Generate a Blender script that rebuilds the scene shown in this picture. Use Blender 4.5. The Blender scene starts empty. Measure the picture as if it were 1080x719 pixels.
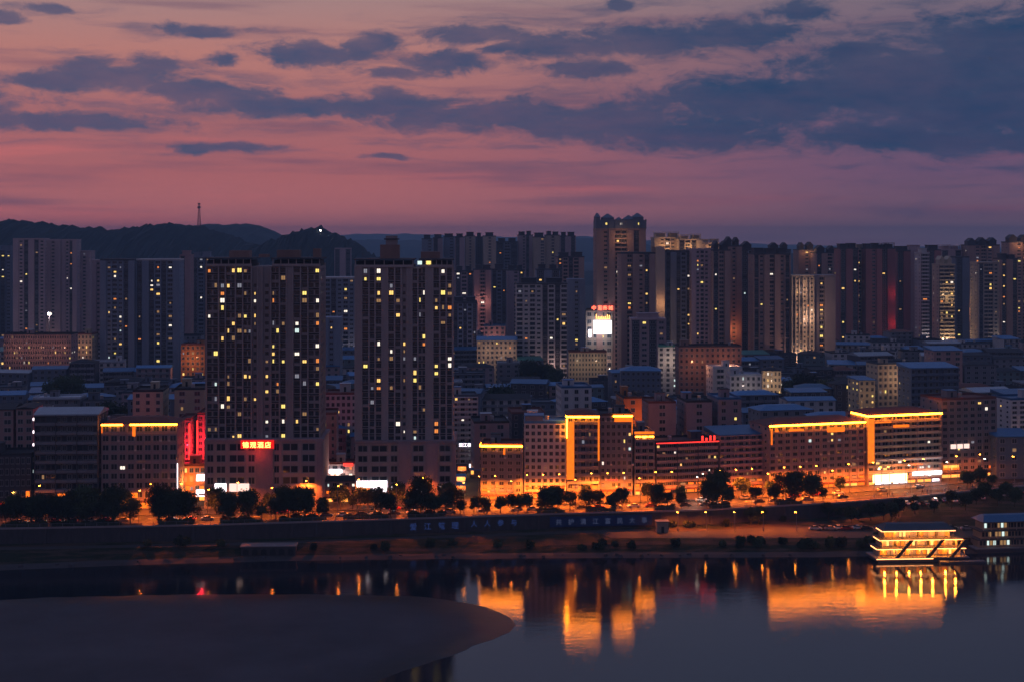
import bpy, math, random
from mathutils import Vector, Matrix
R = math.radians
rnd = random.Random(7)
SC = bpy.context.scene
COL = SC.collection
H = 97.0          # camera height above the street
F = 1500.0        # focal length in photo pixels (photo 1080 wide)
HY = 250.0        # row of the horizon
WZ = -9.0         # river level

# ---------------------------------------------------------------- camera
cam = bpy.data.objects.new('camera', bpy.data.cameras.new('camera'))
COL.objects.link(cam)
cam.location = (0, 0, H)
cam.rotation_euler = (R(90), 0, 0)
cam.data.sensor_width = 36.0
cam.data.lens = F / 1080 * 36
cam.data.shift_y = -(359.5 - HY) / 1080
cam.data.clip_start = 1.0
cam.data.clip_end = 40000
SC.camera = cam
vs = SC.view_settings
vs.view_transform = 'Standard'; vs.look = 'None'; vs.exposure = 0.0; vs.gamma = 1.0
vs.use_curve_mapping = False
cy = SC.cycles
cy.use_denoising = True
cy.max_bounces = 4; cy.diffuse_bounces = 2; cy.glossy_bounces = 3; cy.transmission_bounces = 2
cy.volume_bounces = 0; cy.caustics_reflective = False; cy.caustics_refractive = False
cy.sample_clamp_indirect = 3.0
cy.use_light_tree = True

def lin(c):
    return tuple((x / 255 / 12.92) if x / 255 <= 0.04045 else ((x / 255 + 0.055) / 1.055) ** 2.4 for x in c)

# ---------------------------------------------------------------- world: dusk sky with clouds
world = bpy.data.worlds.new('World'); SC.world = world
world.use_nodes = True
NT = world.node_tree; NT.nodes.clear()
class G:
    """tiny node-graph helper"""
    def __init__(s, nt): s.nt = nt
    def n(s, t, **k):
        x = s.nt.nodes.new(t)
        for a, b in k.items(): setattr(x, a, b)
        return x
    def put(s, sock, v):
        if hasattr(v, 'is_output') or isinstance(v, bpy.types.NodeSocket): s.nt.links.new(v, sock)
        else: sock.default_value = v
    def m(s, op, a, b=0.0, c=0.0, clamp=False):
        x = s.n('ShaderNodeMath', operation=op, use_clamp=clamp)
        s.put(x.inputs[0], a)
        if len(x.inputs) > 1: s.put(x.inputs[1], b)
        if len(x.inputs) > 2: s.put(x.inputs[2], c)
        return x.outputs[0]
    def vm(s, op, a, b=(0, 0, 0), c=(0, 0, 0)):
        x = s.n('ShaderNodeVectorMath', operation=op)
        s.put(x.inputs[0], a); s.put(x.inputs[1], b)
        if op == 'MULTIPLY_ADD': s.put(x.inputs[2], c)
        return x.outputs[1] if op == 'LENGTH' else x.outputs[0]
    def sstep(s, v, a, b, lo=0.0, hi=1.0):
        x = s.n('ShaderNodeMapRange', interpolation_type='SMOOTHSTEP')
        s.put(x.inputs['Value'], v); x.inputs['From Min'].default_value = a; x.inputs['From Max'].default_value = b
        x.inputs['To Min'].default_value = lo; x.inputs['To Max'].default_value = hi
        return x.outputs[0]
    def mix(s, f, a, b, bt='MIX'):
        x = s.n('ShaderNodeMix', data_type='RGBA', blend_type=bt)
        s.put(x.inputs[0], f); s.put(x.inputs[6], a); s.put(x.inputs[7], b)
        return x.outputs[2]
    def ramp(s, f, pts):
        x = s.n('ShaderNodeValToRGB'); e = x.color_ramp.elements
        while len(e) > 1: e.remove(e[0])
        e[0].position = pts[0][0]; e[0].color = (*pts[0][1], 1)
        for p, c in pts[1:]:
            q = e.new(p); q.color = (*c, 1)
        s.put(x.inputs[0], f)
        return x.outputs[0]
    def noise(s, vec, scale=1.0, detail=4.0, rough=0.5):
        x = s.n('ShaderNodeTexNoise'); s.put(x.inputs['Vector'], vec)
        x.inputs['Scale'].default_value = scale; x.inputs['Detail'].default_value = detail
        x.inputs['Roughness'].default_value = rough
        return x.outputs[0]
g = G(NT)
dirn = g.n('ShaderNodeTexCoord').outputs['Generated']
sep = g.n('ShaderNodeSeparateXYZ'); NT.links.new(dirn, sep.inputs[0])
az = g.m('ARCTAN2', sep.outputs[0], sep.outputs[1])
el = g.m('ARCSINE', sep.outputs[2])
P = g.n('ShaderNodeCombineXYZ'); NT.links.new(az, P.inputs[0]); NT.links.new(el, P.inputs[1])
P = P.outputs[0]
def EL(y): return math.atan((HY - y) / F)
def AZ(px): return math.atan((px - 540) / F)
eln = g.m('MULTIPLY', el, 1.6)                     # ramp coordinate: 0 horizon .. 1 at 0.625 rad
def er(y): return max(0, EL(y) * 1.6)
SKYL = [(0, lin((204, 122, 118))), (er(232), lin((182, 106, 106))), (er(185), lin((164, 95, 98))), (er(130), lin((154, 96, 100))), (er(60), lin((170, 114, 108))), (er(0), lin((152, 120, 120))), (0.42, lin((104, 106, 130))), (1, lin((120, 128, 158)))]
SKYR = [(0, lin((138, 104, 116))), (er(232), lin((116, 84, 100))), (er(185), lin((104, 78, 104))), (er(130), lin((96, 78, 104))), (er(60), lin((98, 84, 104))), (er(0), lin((112, 98, 112))), (0.42, lin((92, 100, 126))), (1, lin((116, 126, 158)))]
side = g.sstep(az, AZ(330), AZ(1020))
base = g.mix(side, g.ramp(eln, SKYL), g.ramp(eln, SKYR))
# long thin horizontal streaks of brighter pink and greyer mauve
st = g.noise(g.vm('MULTIPLY', P, (3.0, 42.0, 1)), 1.0, 4, 0.55)
stm = g.sstep(st, 0.50, 0.68)
low = g.sstep(el, EL(60), EL(215))
pinkc = g.mix(side, (*lin((200, 104, 102)), 1), (*lin((122, 72, 92)), 1))
base = g.mix(g.m('MULTIPLY', g.m('MULTIPLY', stm, low), 0.75), base, pinkc)
st2 = g.noise(g.vm('MULTIPLY_ADD', P, (5.0, 60.0, 1), (3.3, 1.7, 0)), 1.0, 4, 0.5)
base = g.mix(g.m('MULTIPLY', g.sstep(st2, 0.48, 0.72), 0.62), base, (*lin((92, 72, 96)), 1))
# cloud banks: soft blobs in azimuth / elevation, broken up by noise
wn = g.n('ShaderNodeTexNoise'); NT.links.new(g.vm('MULTIPLY', P, (14, 30, 1)), wn.inputs['Vector'])
wn.inputs['Scale'].default_value = 1.0; wn.inputs['Detail'].default_value = 5
warp = g.vm('MULTIPLY', g.vm('SUBTRACT', wn.outputs['Color'], (0.5, 0.5, 0.5)), (0.055, 0.016, 0))
PW = g.vm('ADD', P, warp)
BL = [(500, 38, 70, 14), (590, 50, 90, 20), (690, 42, 110, 24), (780, 36, 90, 20), (852, 18, 46, 13), (620, 74, 70, 13),
      (960, 95, 210, 60), (1060, 70, 150, 62), (820, 108, 190, 40), (1040, 120, 200, 55), (900, 62, 60, 20), (1300, 90, 300, 70),
      (300, 112, 150, 14), (420, 112, 130, 17), (415, 102, 34, 14), (530, 122, 170, 26), (640, 128, 190, 28), (730, 140, 170, 24),
      (60, 92, 70, 12), (120, 88, 90, 18), (106, 74, 28, 16), (165, 76, 38, 17), (215, 102, 90, 16),
      (340, 58, 95, 17), (392, 46, 40, 14), (470, 66, 62, 15), (415, 76, 40, 9), (205, 36, 62, 8), (55, 21, 34, 6), (2, 31, 28, 7), (232, 68, 24, 9),
      (70, 133, 120, 13), (245, 157, 80, 8), (405, 167, 34, 5), (530, 55, 36, 8), (648, 5, 20, 7), (1000, 150, 230, 20), (-150, 110, 200, 22)]
fld = None
for (px, y, rx, ry) in BL:
    a, e = AZ(px), EL(y)
    ra, re = rx * 1.02 / F, ry * 1.02 / F
    d = g.vm('LENGTH', g.vm('MULTIPLY_ADD', PW, (1 / ra, 1 / re, 0), (-a / ra, -e / re, 0)))
    b = g.m('SUBTRACT', 1.0, d)
    if fld is None: fld = b
    else:
        x = g.n('ShaderNodeMath', operation='SMOOTH_MAX'); NT.links.new(fld, x.inputs[0]); NT.links.new(b, x.inputs[1]); x.inputs[2].default_value = 0.10
        fld = x.outputs[0]
fb = g.noise(g.vm('MULTIPLY', PW, (38.0, 78.0, 1)), 1.0, 11, 0.68)
fld = g.m('ADD', fld, g.m('MULTIPLY', g.m('SUBTRACT', fb, 0.5), 2.0))
# generic clouds away from the photographed part of the sky
away = g.sstep(g.m('ABSOLUTE', az), 0.5, 0.9)
away = g.m('MAXIMUM', away, g.sstep(el, 0.2, 0.35))
gen = g.noise(g.vm('MULTIPLY', dirn, (3, 3, 9)), 1.0, 6, 0.55)
cl = g.m('MAXIMUM', g.sstep(fld, -0.08, 0.52), g.m('MULTIPLY', g.sstep(gen, 0.5, 0.68), away))
dens = g.m('ADD', g.m('MULTIPLY', g.noise(g.vm('MULTIPLY', P, (9.0, 30.0, 1)), 1.0, 6, 0.65), 0.9), 0.40, clamp=True)
cl = g.m('MULTIPLY', cl, dens)
wisp = g.noise(g.vm('MULTIPLY_ADD', PW, (13.0, 95.0, 1), (2.1, 5.2, 0)), 1.0, 8, 0.62)
wz = g.m('MULTIPLY', g.sstep(wisp, 0.47, 0.70), g.sstep(fld, -1.5, 0.1))
cl = g.m('MAXIMUM', cl, g.m('MULTIPLY', wz, 0.62))
thick = g.sstep(fld, 0.15, 0.9)
cc = g.mix(g.sstep(az, AZ(80), AZ(1000)), (*lin((68, 76, 104)), 1), (*lin((36, 62, 94)), 1))
cc = g.mix(g.m('MULTIPLY', thick, 0.5), cc, g.mix(side, (*lin((54, 68, 102)), 1), (*lin((28, 52, 88)), 1)))
sky = g.mix(cl, base, cc)
# away from the sunset: blue-violet dusk
up = g.sstep(el, 0.22, 0.9)
sky = g.mix(up, sky, (*lin((86, 99, 138)), 1))
bk = g.sstep(g.m('ABSOLUTE', az), 0.7, 2.2)
sky = g.mix(g.m('MULTIPLY', bk, 0.9), sky, g.mix(g.sstep(el, 0.0, 0.5), (*lin((92, 74, 82)), 1), (*lin((76, 80, 108)), 1)))
bgn = g.n('ShaderNodeBackground'); NT.links.new(sky, bgn.inputs[0]); bgn.inputs[1].default_value = 1.22
nis = g.n('ShaderNodeTexSky', sky_type='NISHITA', sun_disc=False)
nis.sun_elevation = R(-4); nis.sun_rotation = R(-28)
bg2 = g.n('ShaderNodeBackground'); NT.links.new(nis.outputs[0], bg2.inputs[0]); bg2.inputs[1].default_value = 0.02
ad = g.n('ShaderNodeAddShader'); NT.links.new(bgn.outputs[0], ad.inputs[0]); NT.links.new(bg2.outputs[0], ad.inputs[1])
NT.links.new(ad.outputs[0], g.n('ShaderNodeOutputWorld').inputs[0])
world.cycles.sampling_method = 'MANUAL'; world.cycles.sample_map_resolution = 512

# afterglow of the set sun, very weak and soft
sl = bpy.data.lights.new('afterglow', 'SUN'); sl.energy = 0.06; sl.angle = R(25); sl.color = (1, 0.55, 0.5)
so = bpy.data.objects.new('afterglow', sl); COL.objects.link(so)
so.rotation_euler = (R(82), 0, R(-150))

# ---------------------------------------------------------------- materials
MATS = {}
def mat(name, col, rough=0.85, var=0.35, scale=0.12, spec=0.3, metal=0.0, bump=0.0, rand=0.12):
    if name in MATS: return MATS[name]
    m = bpy.data.materials.new(name); m.use_nodes = True; MATS[name] = m
    q = G(m.node_tree); b = m.node_tree.nodes['Principled BSDF']
    pos = q.n('ShaderNodeNewGeometry').outputs['Position']
    n1 = q.noise(q.vm('MULTIPLY', pos, (1, 1, 0.25)), scale * 3, 5, 0.6)
    n2 = q.noise(pos, scale * 12, 3, 0.6)
    v = q.m('ADD', q.m('MULTIPLY', n1, 0.7), q.m('MULTIPLY', n2, 0.3))
    v = q.m('MULTIPLY_ADD', v, var * 2, 1 - var)
    rd = q.n('ShaderNodeObjectInfo').outputs['Random']
    v = q.m('MULTIPLY', v, q.m('MULTIPLY_ADD', rd, rand * 2, 1 - rand))
    c = q.vm('SCALE', (col[0], col[1], col[2]))
    sc = c.node; m.node_tree.links.new(v, sc.inputs[3])
    m.node_tree.links.new(c, b.inputs['Base Color'])
    b.inputs['Roughness'].default_value = rough; b.inputs['Metallic'].default_value = metal
    b.inputs['Specular IOR Level'].default_value = spec
    if bump:
        bp = q.n('ShaderNodeBump'); bp.inputs['Strength'].default_value = bump; bp.inputs['Distance'].default_value = 0.3
        m.node_tree.links.new(n2, bp.inputs['Height']); m.node_tree.links.new(bp.outputs[0], b.inputs['Normal'])
    return m
def glow(name, col, s, sample=False, var=0.0):
    if name in MATS: return MATS[name]
    m = bpy.data.materials.new(name); m.use_nodes = True; MATS[name] = m
    b = m.node_tree.nodes['Principled BSDF']
    b.inputs['Base Color'].default_value = (*[0.03 + c * 0.08 for c in col], 1); b.inputs['Roughness'].default_value = 0.5
    b.inputs['Emission Color'].default_value = (*col, 1); b.inputs['Emission Strength'].default_value = s
    if var:
        q = G(m.node_tree)
        pos = q.n('ShaderNodeNewGeometry').outputs['Position']
        v = q.m('MULTIPLY_ADD', q.noise(pos, 0.9, 3, 0.7), var * 2 * s, s * (1 - var))
        m.node_tree.links.new(v, b.inputs['Emission Strength'])
    m.cycles.emission_sampling = 'FRONT_BACK' if sample else 'NONE'
    return m
glass = mat('window_glass', (0.025, 0.028, 0.035), 0.12, 0.5, 0.4, 0.6, rand=0.4)
glassb = mat('window_glass_blue', (0.03, 0.045, 0.06), 0.18, 0.5, 0.4, 0.6, rand=0.4)
dark = mat('dark_recess', (0.03, 0.03, 0.034), 0.8)
W = {
 'mauve': mat('mauve_plaster', (0.34, 0.26, 0.29)), 'grey': mat('grey_concrete', (0.22, 0.22, 0.25)),
 'beige': mat('beige_render', (0.36, 0.30, 0.25)), 'brown': mat('brown_tile', (0.27, 0.175, 0.155)),
 'pink': mat('pink_render', (0.42, 0.27, 0.27)), 'white': mat('white_render', (0.55, 0.53, 0.54)),
 'slate': mat('slate_blue_tile', (0.14, 0.17, 0.23)), 'dark': mat('dark_grey_tile', (0.075, 0.075, 0.09)),
 'red': mat('dark_red_tile', (0.22, 0.085, 0.10)), 'cream': mat('cream_render', (0.50, 0.42, 0.32)),
 'orange': mat('orange_render', (0.42, 0.19, 0.09)), 'taupe': mat('taupe_stone', (0.30, 0.25, 0.255)), 'fin': mat('tower_fin_stone', (0.42, 0.35, 0.35)),
 'teal': mat('teal_grey_render', (0.14, 0.20, 0.22)),
}
RF = {
 'blue': mat('blue_metal_roof', (0.03, 0.15, 0.34), 0.5, 0.5, 0.2, 0.5, rand=0.35), 'grey': mat('weathered_concrete_roof', (0.07, 0.085, 0.11), 0.9, 0.5, rand=0.3),
 'dark': mat('dark_tile_roof', (0.035, 0.033, 0.04), 0.85, 0.5), 'red': mat('rusty_tile_roof', (0.16, 0.06, 0.05), 0.85, 0.5),
 'pale': mat('pale_sheet_roof', (0.33, 0.37, 0.43), 0.5, 0.4, rand=0.3), 'green': mat('green_sheet_roof', (0.05, 0.20, 0.18), 0.5, 0.4),
}
RFW = {'blue': 'blue', 'grey': 'grey', 'dark': 'dark', 'red': 'rusty', 'pale': 'pale', 'green': 'green'}
WH = dict(W); WH.update({'mauve': mat('tower_mauve_tile', (.46, .35, .38)), 'beige': mat('tower_beige_tile', (.50, .41, .34)), 'slate': mat('tower_slate_tile', (.22, .255, .33)), 'brown': mat('tower_brown_tile', (.40, .27, .24)), 'red': mat('tower_maroon_tile', (.33, .15, .16))})
metal = mat('grey_metal', (0.25, 0.25, 0.27), 0.4, 0.2, 1, 0.5, 0.6)
LIT = [glow('lit_warm', (1, 0.60, 0.16), 1.6), glow('lit_yellow', (1, 0.74, 0.18), 1.5), glow('lit_white', (1, 0.88, 0.72), 1.5),
       glow('lit_orange', (1, 0.30, 0.06), 1.1), glow('lit_cool', (0.75, 0.95, 0.9), 1.1), glow('lit_dim', (1, 0.55, 0.22), 0.35), glow('lit_dim_white', (0.8, 0.8, 0.95), 0.3)]
LITW = [6, 5, 3, 3, 1, 9, 3]
gold = glow('gold_neon', (1.0, 0.23, 0.009), 46.0, True, 0.4)
goldwash = glow('gold_wash_glow', (1.0, 0.18, 0.006), 1.3, True, 0.5)  # glow stands in for wall-washer light on pilasters; boat windows share it
pinkneon = glow('pink_neon', (1, 0.36, 0.12), 5.0, True)
rednn = glow('red_neon', (1, 0.03, 0.02), 3.0, True)
redsign = glow('red_sign_box', (1, 0.01, 0.005), 0.9, True)
signyel = glow('sign_letter', (1, 0.45, 0.10), 5.0)
whitel = glow('white_shop_light', (1, 0.86, 0.92), 3.2, True)
warmshop = glow('warm_shop_light', (1, 0.36, 0.06), 2.2, True, 0.5)
orangeshop = glow('orange_shop_light', (1, 0.17, 0.01), 1.7, True, 0.6)
screen = glow('white_screen', (1, 0.96, 0.98), 3.0, True)
bulb = glow('sodium_bulb', (1, 0.26, 0.02), 90.0)
bulbw = glow('white_bulb', (1, 0.85, 0.7), 25.0)
bluelt = glow('blue_letter', (0.10, 0.20, 0.75), 0.14)
palelt = glow('pale_blue_letter', (0.35, 0.45, 0.9), 0.09)

# ---------------------------------------------------------------- mesh helpers
class MB:
    def __init__(s): s.v = []; s.f = []; s.mi = []; s.m = []
    def mid(s, m):
        if m not in s.m: s.m.append(m)
        return s.m.index(m)
    def face(s, pts, m):
        n = len(s.v); s.v += [tuple(p) for p in pts]; s.f.append(tuple(range(n, n + len(pts)))); s.mi.append(s.mid(m))
    def box(s, x0, x1, y0, y1, z0, z1, m):
        n = len(s.v); k = s.mid(m)
        s.v += [(x0, y0, z0), (x1, y0, z0), (x1, y1, z0), (x0, y1, z0), (x0, y0, z1), (x1, y0, z1), (x1, y1, z1), (x0, y1, z1)]
        for q in ((3, 2, 1, 0), (4, 5, 6, 7), (0, 1, 5, 4), (1, 2, 6, 5), (2, 3, 7, 6), (3, 0, 4, 7)):
            s.f.append(tuple(n + i for i in q)); s.mi.append(k)
    def prism(s, a, b, m):
        """loft between two closed loops with the same number of points, capped"""
        n = len(s.v); k = s.mid(m); L = len(a); s.v += [tuple(p) for p in a] + [tuple(p) for p in b]
        for i in range(L): s.f.append((n + i, n + (i + 1) % L, n + L + (i + 1) % L, n + L + i)); s.mi.append(k)
        s.f.append(tuple(n + i for i in range(L))[::-1]); s.mi.append(k)
        s.f.append(tuple(n + L + i for i in range(L))); s.mi.append(k)
    def tube(s, p0, p1, r0, r1, m, seg=8):
        p0, p1 = Vector(p0), Vector(p1); d = (p1 - p0).normalized()
        u = d.orthogonal().normalized(); w = d.cross(u)
        ring = lambda p, r: [p + (u * math.cos(t) + w * math.sin(t)) * r for t in [i * 2 * math.pi / seg for i in range(seg)]]
        s.prism(ring(p0, r0), ring(p1, r1), m)
    def mesh(s, name):
        me = bpy.data.meshes.new(name); me.from_pydata(s.v, [], s.f)
        for m in s.m: me.materials.append(m)
        me.polygons.foreach_set('material_index', s.mi)
        me.update(); return me
    def build(s, name, parent=None, loc=None, **k):
        return obj(name, s.mesh(name), parent, loc, **k)
def obj(name, me, parent=None, loc=None, rz=0.0, scale=None, kind=None, label=None):
    o = bpy.data.objects.new(name, me); COL.objects.link(o)
    if parent: o.parent = parent
    if loc: o.location = loc
    if rz: o.rotation_euler = (0, 0, rz)
    if scale: o.scale = scale
    if kind: o['kind'] = kind
    if label: o['label'] = label
    return o
def char_obj(ch, size, ext, m, name):
    c = bpy.data.curves.new(name, 'FONT'); c.body = ch; c.size = size; c.extrude = ext; c.align_x = 'CENTER'; c.offset = size * 0.008
    t = bpy.data.objects.new(name, c); COL.objects.link(t); bpy.context.view_layer.update()
    me = bpy.data.meshes.new_from_object(t.evaluated_get(bpy.context.evaluated_depsgraph_get()))
    bpy.data.objects.remove(t); bpy.data.curves.remove(c); me.materials.clear(); me.materials.append(m); me.name = name
    o = bpy.data.objects.new(name, me); COL.objects.link(o); return o
THINGS = []     # (object, pixel column, distance)
def tag(o, label, cat, group=None, px=None, D=None):
    o['label'] = label; o['category'] = cat
    if group: o['group'] = group
    THINGS.append((o, px if px is not None else 540, D or 500)); return o
def thing(name, label, cat, loc, rz=0.0, group=None, px=None):
    o = bpy.data.objects.new(name, None); COL.objects.link(o); o.empty_display_size = 0.5
    o.location = loc; o.rotation_euler = (0, 0, rz)
    if px is None: px = 540 + F * loc[0] / max(loc[1], 1)
    return tag(o, label, cat, group, px, loc[1])
def copytree(o, loc, rz, label=None):
    r = o.copy(); COL.objects.link(r); r.location = loc; r.rotation_euler = (0, 0, rz)
    if label: r['label'] = label
    for c in o.children:
        d = c.copy(); COL.objects.link(d); d.parent = r
        for e in c.children:
            k = e.copy(); COL.objects.link(k); k.parent = d
    THINGS.append((r, 540 + F * loc[0] / max(loc[1], 1), loc[1])); return r
def X(px, D): return (px - 540) / F * D
def Z(y, D): return H - (y - HY) * D / F
def interp(tab, x):
    if x <= tab[0][0]: a, b = tab[0], tab[1]
    elif x >= tab[-1][0]: a, b = tab[-2], tab[-1]
    else:
        for a, b in zip(tab, tab[1:]):
            if a[0] <= x <= b[0]: break
    return a[1] + (b[1] - a[1]) * (x - a[0]) / (b[0] - a[0])
EDGE = [(0, 474), (220, 480), (380, 488), (600, 500), (740, 506), (880, 520), (960, 532), (1080, 556)]
def edge(px): return interp(EDGE, px)
SHY = [(0, 601), (150, 595), (300, 591), (450, 589), (600, 588), (860, 587), (920, 586), (1000, 584), (1080, 582)]
def shore(px): return (H - WZ) * F / (interp(SHY, max(-300, min(1300, px))) - HY)

# unit windows (1 m x 1 m, front towards -y, origin bottom centre), shared by every copy
def unit_window(name, gm, fr=None, fw=0.09, sill=False, mull=True):
    b = MB()
    f = fr or mat('window_frame', (0.30, 0.30, 0.32), 0.6)
    b.box(-0.5 + fw, 0.5 - fw, -0.02, 0.0, fw, 1 - fw, gm)
    b.box(-0.5, 0.5, -0.08, 0.0, 0, fw, f); b.box(-0.5, 0.5, -0.08, 0.0, 1 - fw, 1, f)
    b.box(-0.5, -0.5 + fw, -0.08, 0.0, fw, 1 - fw, f); b.box(0.5 - fw, 0.5, -0.08, 0.0, fw, 1 - fw, f)
    if mull: b.box(-fw / 3, fw / 3, -0.06, -0.021, fw, 1 - fw, f)
    return b.mesh(name)
WIN = [unit_window('window', glass), unit_window('window', glassb)]
LWIN = [unit_window('window', m) for m in LIT]
def pick_lit(): return rnd.choices(LWIN, LITW)[0]

def put_windows(root, spots, lit, cap=100, lname=None, merge_mat=None, own=None):
    """spots: (x, y, z, w, h, rz[, material]); up to cap are single objects (lit first), any past it one stuff part"""
    S = []
    for s in spots:
        l = rnd.random() < lit * (.75 if len(spots) > 130 else .8)
        S.append((l, s))
    if len(S) > cap: S = sorted(S, key=lambda t: (not t[0], rnd.random()))
    rest = MB()
    for i, (l, s) in enumerate(S):
        x, y, z, w, h, rz = s[:6]
        if i < cap or len(S) <= cap:
            me = pick_lit() if l else (own or WIN[0 if rnd.random() < 0.7 else 1])
            if l: w *= rnd.uniform(.35, .85); h *= rnd.uniform(.6, 1.0)
            obj('window', me, root, (x, y, z), rz, (w, 1.0, h))
        else:
            c, sn = math.cos(rz), math.sin(rz)
            pts = []
            for (a, bb) in ((-0.42, 0.1), (0.42, 0.1), (0.42, 0.9), (-0.42, 0.9)):
                pts.append((x + a * w * c + 0.03 * sn, y + a * w * sn - 0.03 * c, z + bb * h))
            n = len(rest.v); k = rest.mid(glass if rnd.random() < 0.7 else glassb)
            back = [(p[0] - 0.03 * sn, p[1] + 0.03 * c, p[2]) for p in pts]
            rest.v += pts + back
            for q in ((0, 1, 2, 3), (1, 0, 4, 5), (2, 1, 5, 6), (3, 2, 6, 7), (0, 3, 7, 4)):
                rest.f.append(tuple(n + j for j in q)); rest.mi.append(k)
    if rest.f: rest.build('window', root, kind='stuff')

def frame(px0, px1, ytop, D, rot):
    """local frame of a building whose facade spans px0..px1; D is the distance of its left front corner"""
    r = R(rot); X0 = X(px0, D); t1 = (px1 - 540) / F
    w = (t1 * D - X0) / (math.cos(r) - t1 * math.sin(r))
    zt = H - (ytop - HY) * (D + 0.5 * w * math.sin(r)) / F
    cx, cyy = X0 + 0.5 * w * math.cos(r), D + 0.5 * w * math.sin(r)
    return (cx, cyy, 0.0), r, w, zt
def visible_sides(loc, r):
    """-1 left, +1 right: which side walls face the camera"""
    v = Vector((-loc[0], -loc[1]))
    ax = Vector((math.cos(r), math.sin(r)))
    return -1 if v.dot(ax) < 0 else 1

def roof_part(root, w, d, z, kind, m, over=0.5, pitch=None):
    b = MB()
    if kind == 'flat':
        t = 0.9
        for (x0, x1, y0, y1) in ((-w / 2, w / 2, -0.0, 0.25), (-w / 2, w / 2, d - 0.25, d), (-w / 2, -w / 2 + 0.25, 0.25, d - 0.25), (w / 2 - 0.25, w / 2, 0.25, d - 0.25)):
            b.box(x0, x1, y0, y1, z + 0.002, z + t, m)
        b.box(-w / 2 + 0.26, w / 2 - 0.26, 0.26, d - 0.26, z + 0.002, z + 0.1, m)
    else:
        p = pitch or min(w, d) * 0.13
        x0, x1, y0, y1 = -w / 2 - over, w / 2 + over, -over, d + over
        z0 = z + 0.05
        if kind == 'gable':          # ridge along x
            ym = (y0 + y1) / 2
            b.prism([(x0, y0, z0), (x0, y1, z0), (x0, y1, z0 + .2), (x0, ym, z0 + p), (x0, y0, z0 + .2)], [(x1, y0, z0), (x1, y1, z0), (x1, y1, z0 + .2), (x1, ym, z0 + p), (x1, y0, z0 + .2)], m)
        elif kind == 'gabley':
            xm = 0
            b.prism([(x0, y0, z0), (x1, y0, z0), (x1, y0, z0 + .2), (xm, y0, z0 + p), (x0, y0, z0 + .2)], [(x0, y1, z0), (x1, y1, z0), (x1, y1, z0 + .2), (xm, y1, z0 + p), (x0, y1, z0 + .2)], m)
        elif kind == 'hip':
            k = min(w, d) * 0.42
            rx0, rx1, ry0, ry1 = x0 + k, x1 - k, y0 + k, y1 - k
            if rx0 > rx1: rx0 = rx1 = 0
            if ry0 > ry1: ry0 = ry1 = (y0 + y1) / 2
            b.prism([(x0, y0, z0), (x1, y0, z0), (x1, y1, z0), (x0, y1, z0)], [(rx0, ry0, z0 + p), (rx1 + .01, ry0, z0 + p), (rx1 + .01, ry1 + .01, z0 + p), (rx0, ry1 + .01, z0 + p)], m)
        elif kind == 'shed':
            b.prism([(x0, y0, z0), (x0, y1, z0), (x0, y1, z0 + p), (x0, y0, z0 + .25)], [(x1, y0, z0), (x1, y1, z0), (x1, y1, z0 + p), (x1, y0, z0 + .25)], m)
    return b.build('roof', root)

tankmat = mat('steel_water_tank', (0.4, 0.42, 0.45), 0.35, 0.2, 1, 0.5, 0.7)
def roof_clutter(root, w, d, z, m, n=2):
    """stair houses and water tanks on a flat roof"""
    x = -w / 2 + 2
    for i in range(n):
        b = MB(); ww = min(rnd.uniform(3, 5), w * 0.4); dd = min(rnd.uniform(3, 5), d * 0.5); hh = rnd.uniform(2.4, 3.4)
        cx = rnd.uniform(-w / 2 + ww / 2 + .4, w / 2 - ww / 2 - .4); cyy = rnd.uniform(d * .35, max(d * .36, d - dd - .5))
        b.box(cx - ww / 2, cx + ww / 2, cyy, cyy + dd, z + 0.1, z + hh, m)
        b.box(cx - ww / 2 - .2, cx + ww / 2 + .2, cyy - .2, cyy + dd + .2, z + hh + .002, z + hh + .2, rnd.choice([m, RF['blue'], RF['pale'], RF['dark']]))
        b.box(cx - .45, cx + .45, cyy - .05, cyy - .002, z + .1, z + 2.1, dark)
        b.build('stair_house', root)
    if rnd.random() < 0.6:
        b = MB(); cx = rnd.uniform(-w / 2 + 2, w / 2 - 2); cyy = rnd.uniform(1.5, d * .34 + 1.4)
        b.tube((cx, cyy, z + 0.9), (cx, cyy, z + 2.4), .8, .8, tankmat, 10)
        for a, c in ((-.5, -.5), (.5, -.5), (-.5, .5), (.5, .5)): b.box(cx + a - .06, cx + a + .06, cyy + c - .06, cyy + c + .06, z + .1, z + .9, tankmat)
        b.build('water_tank', root)

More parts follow.
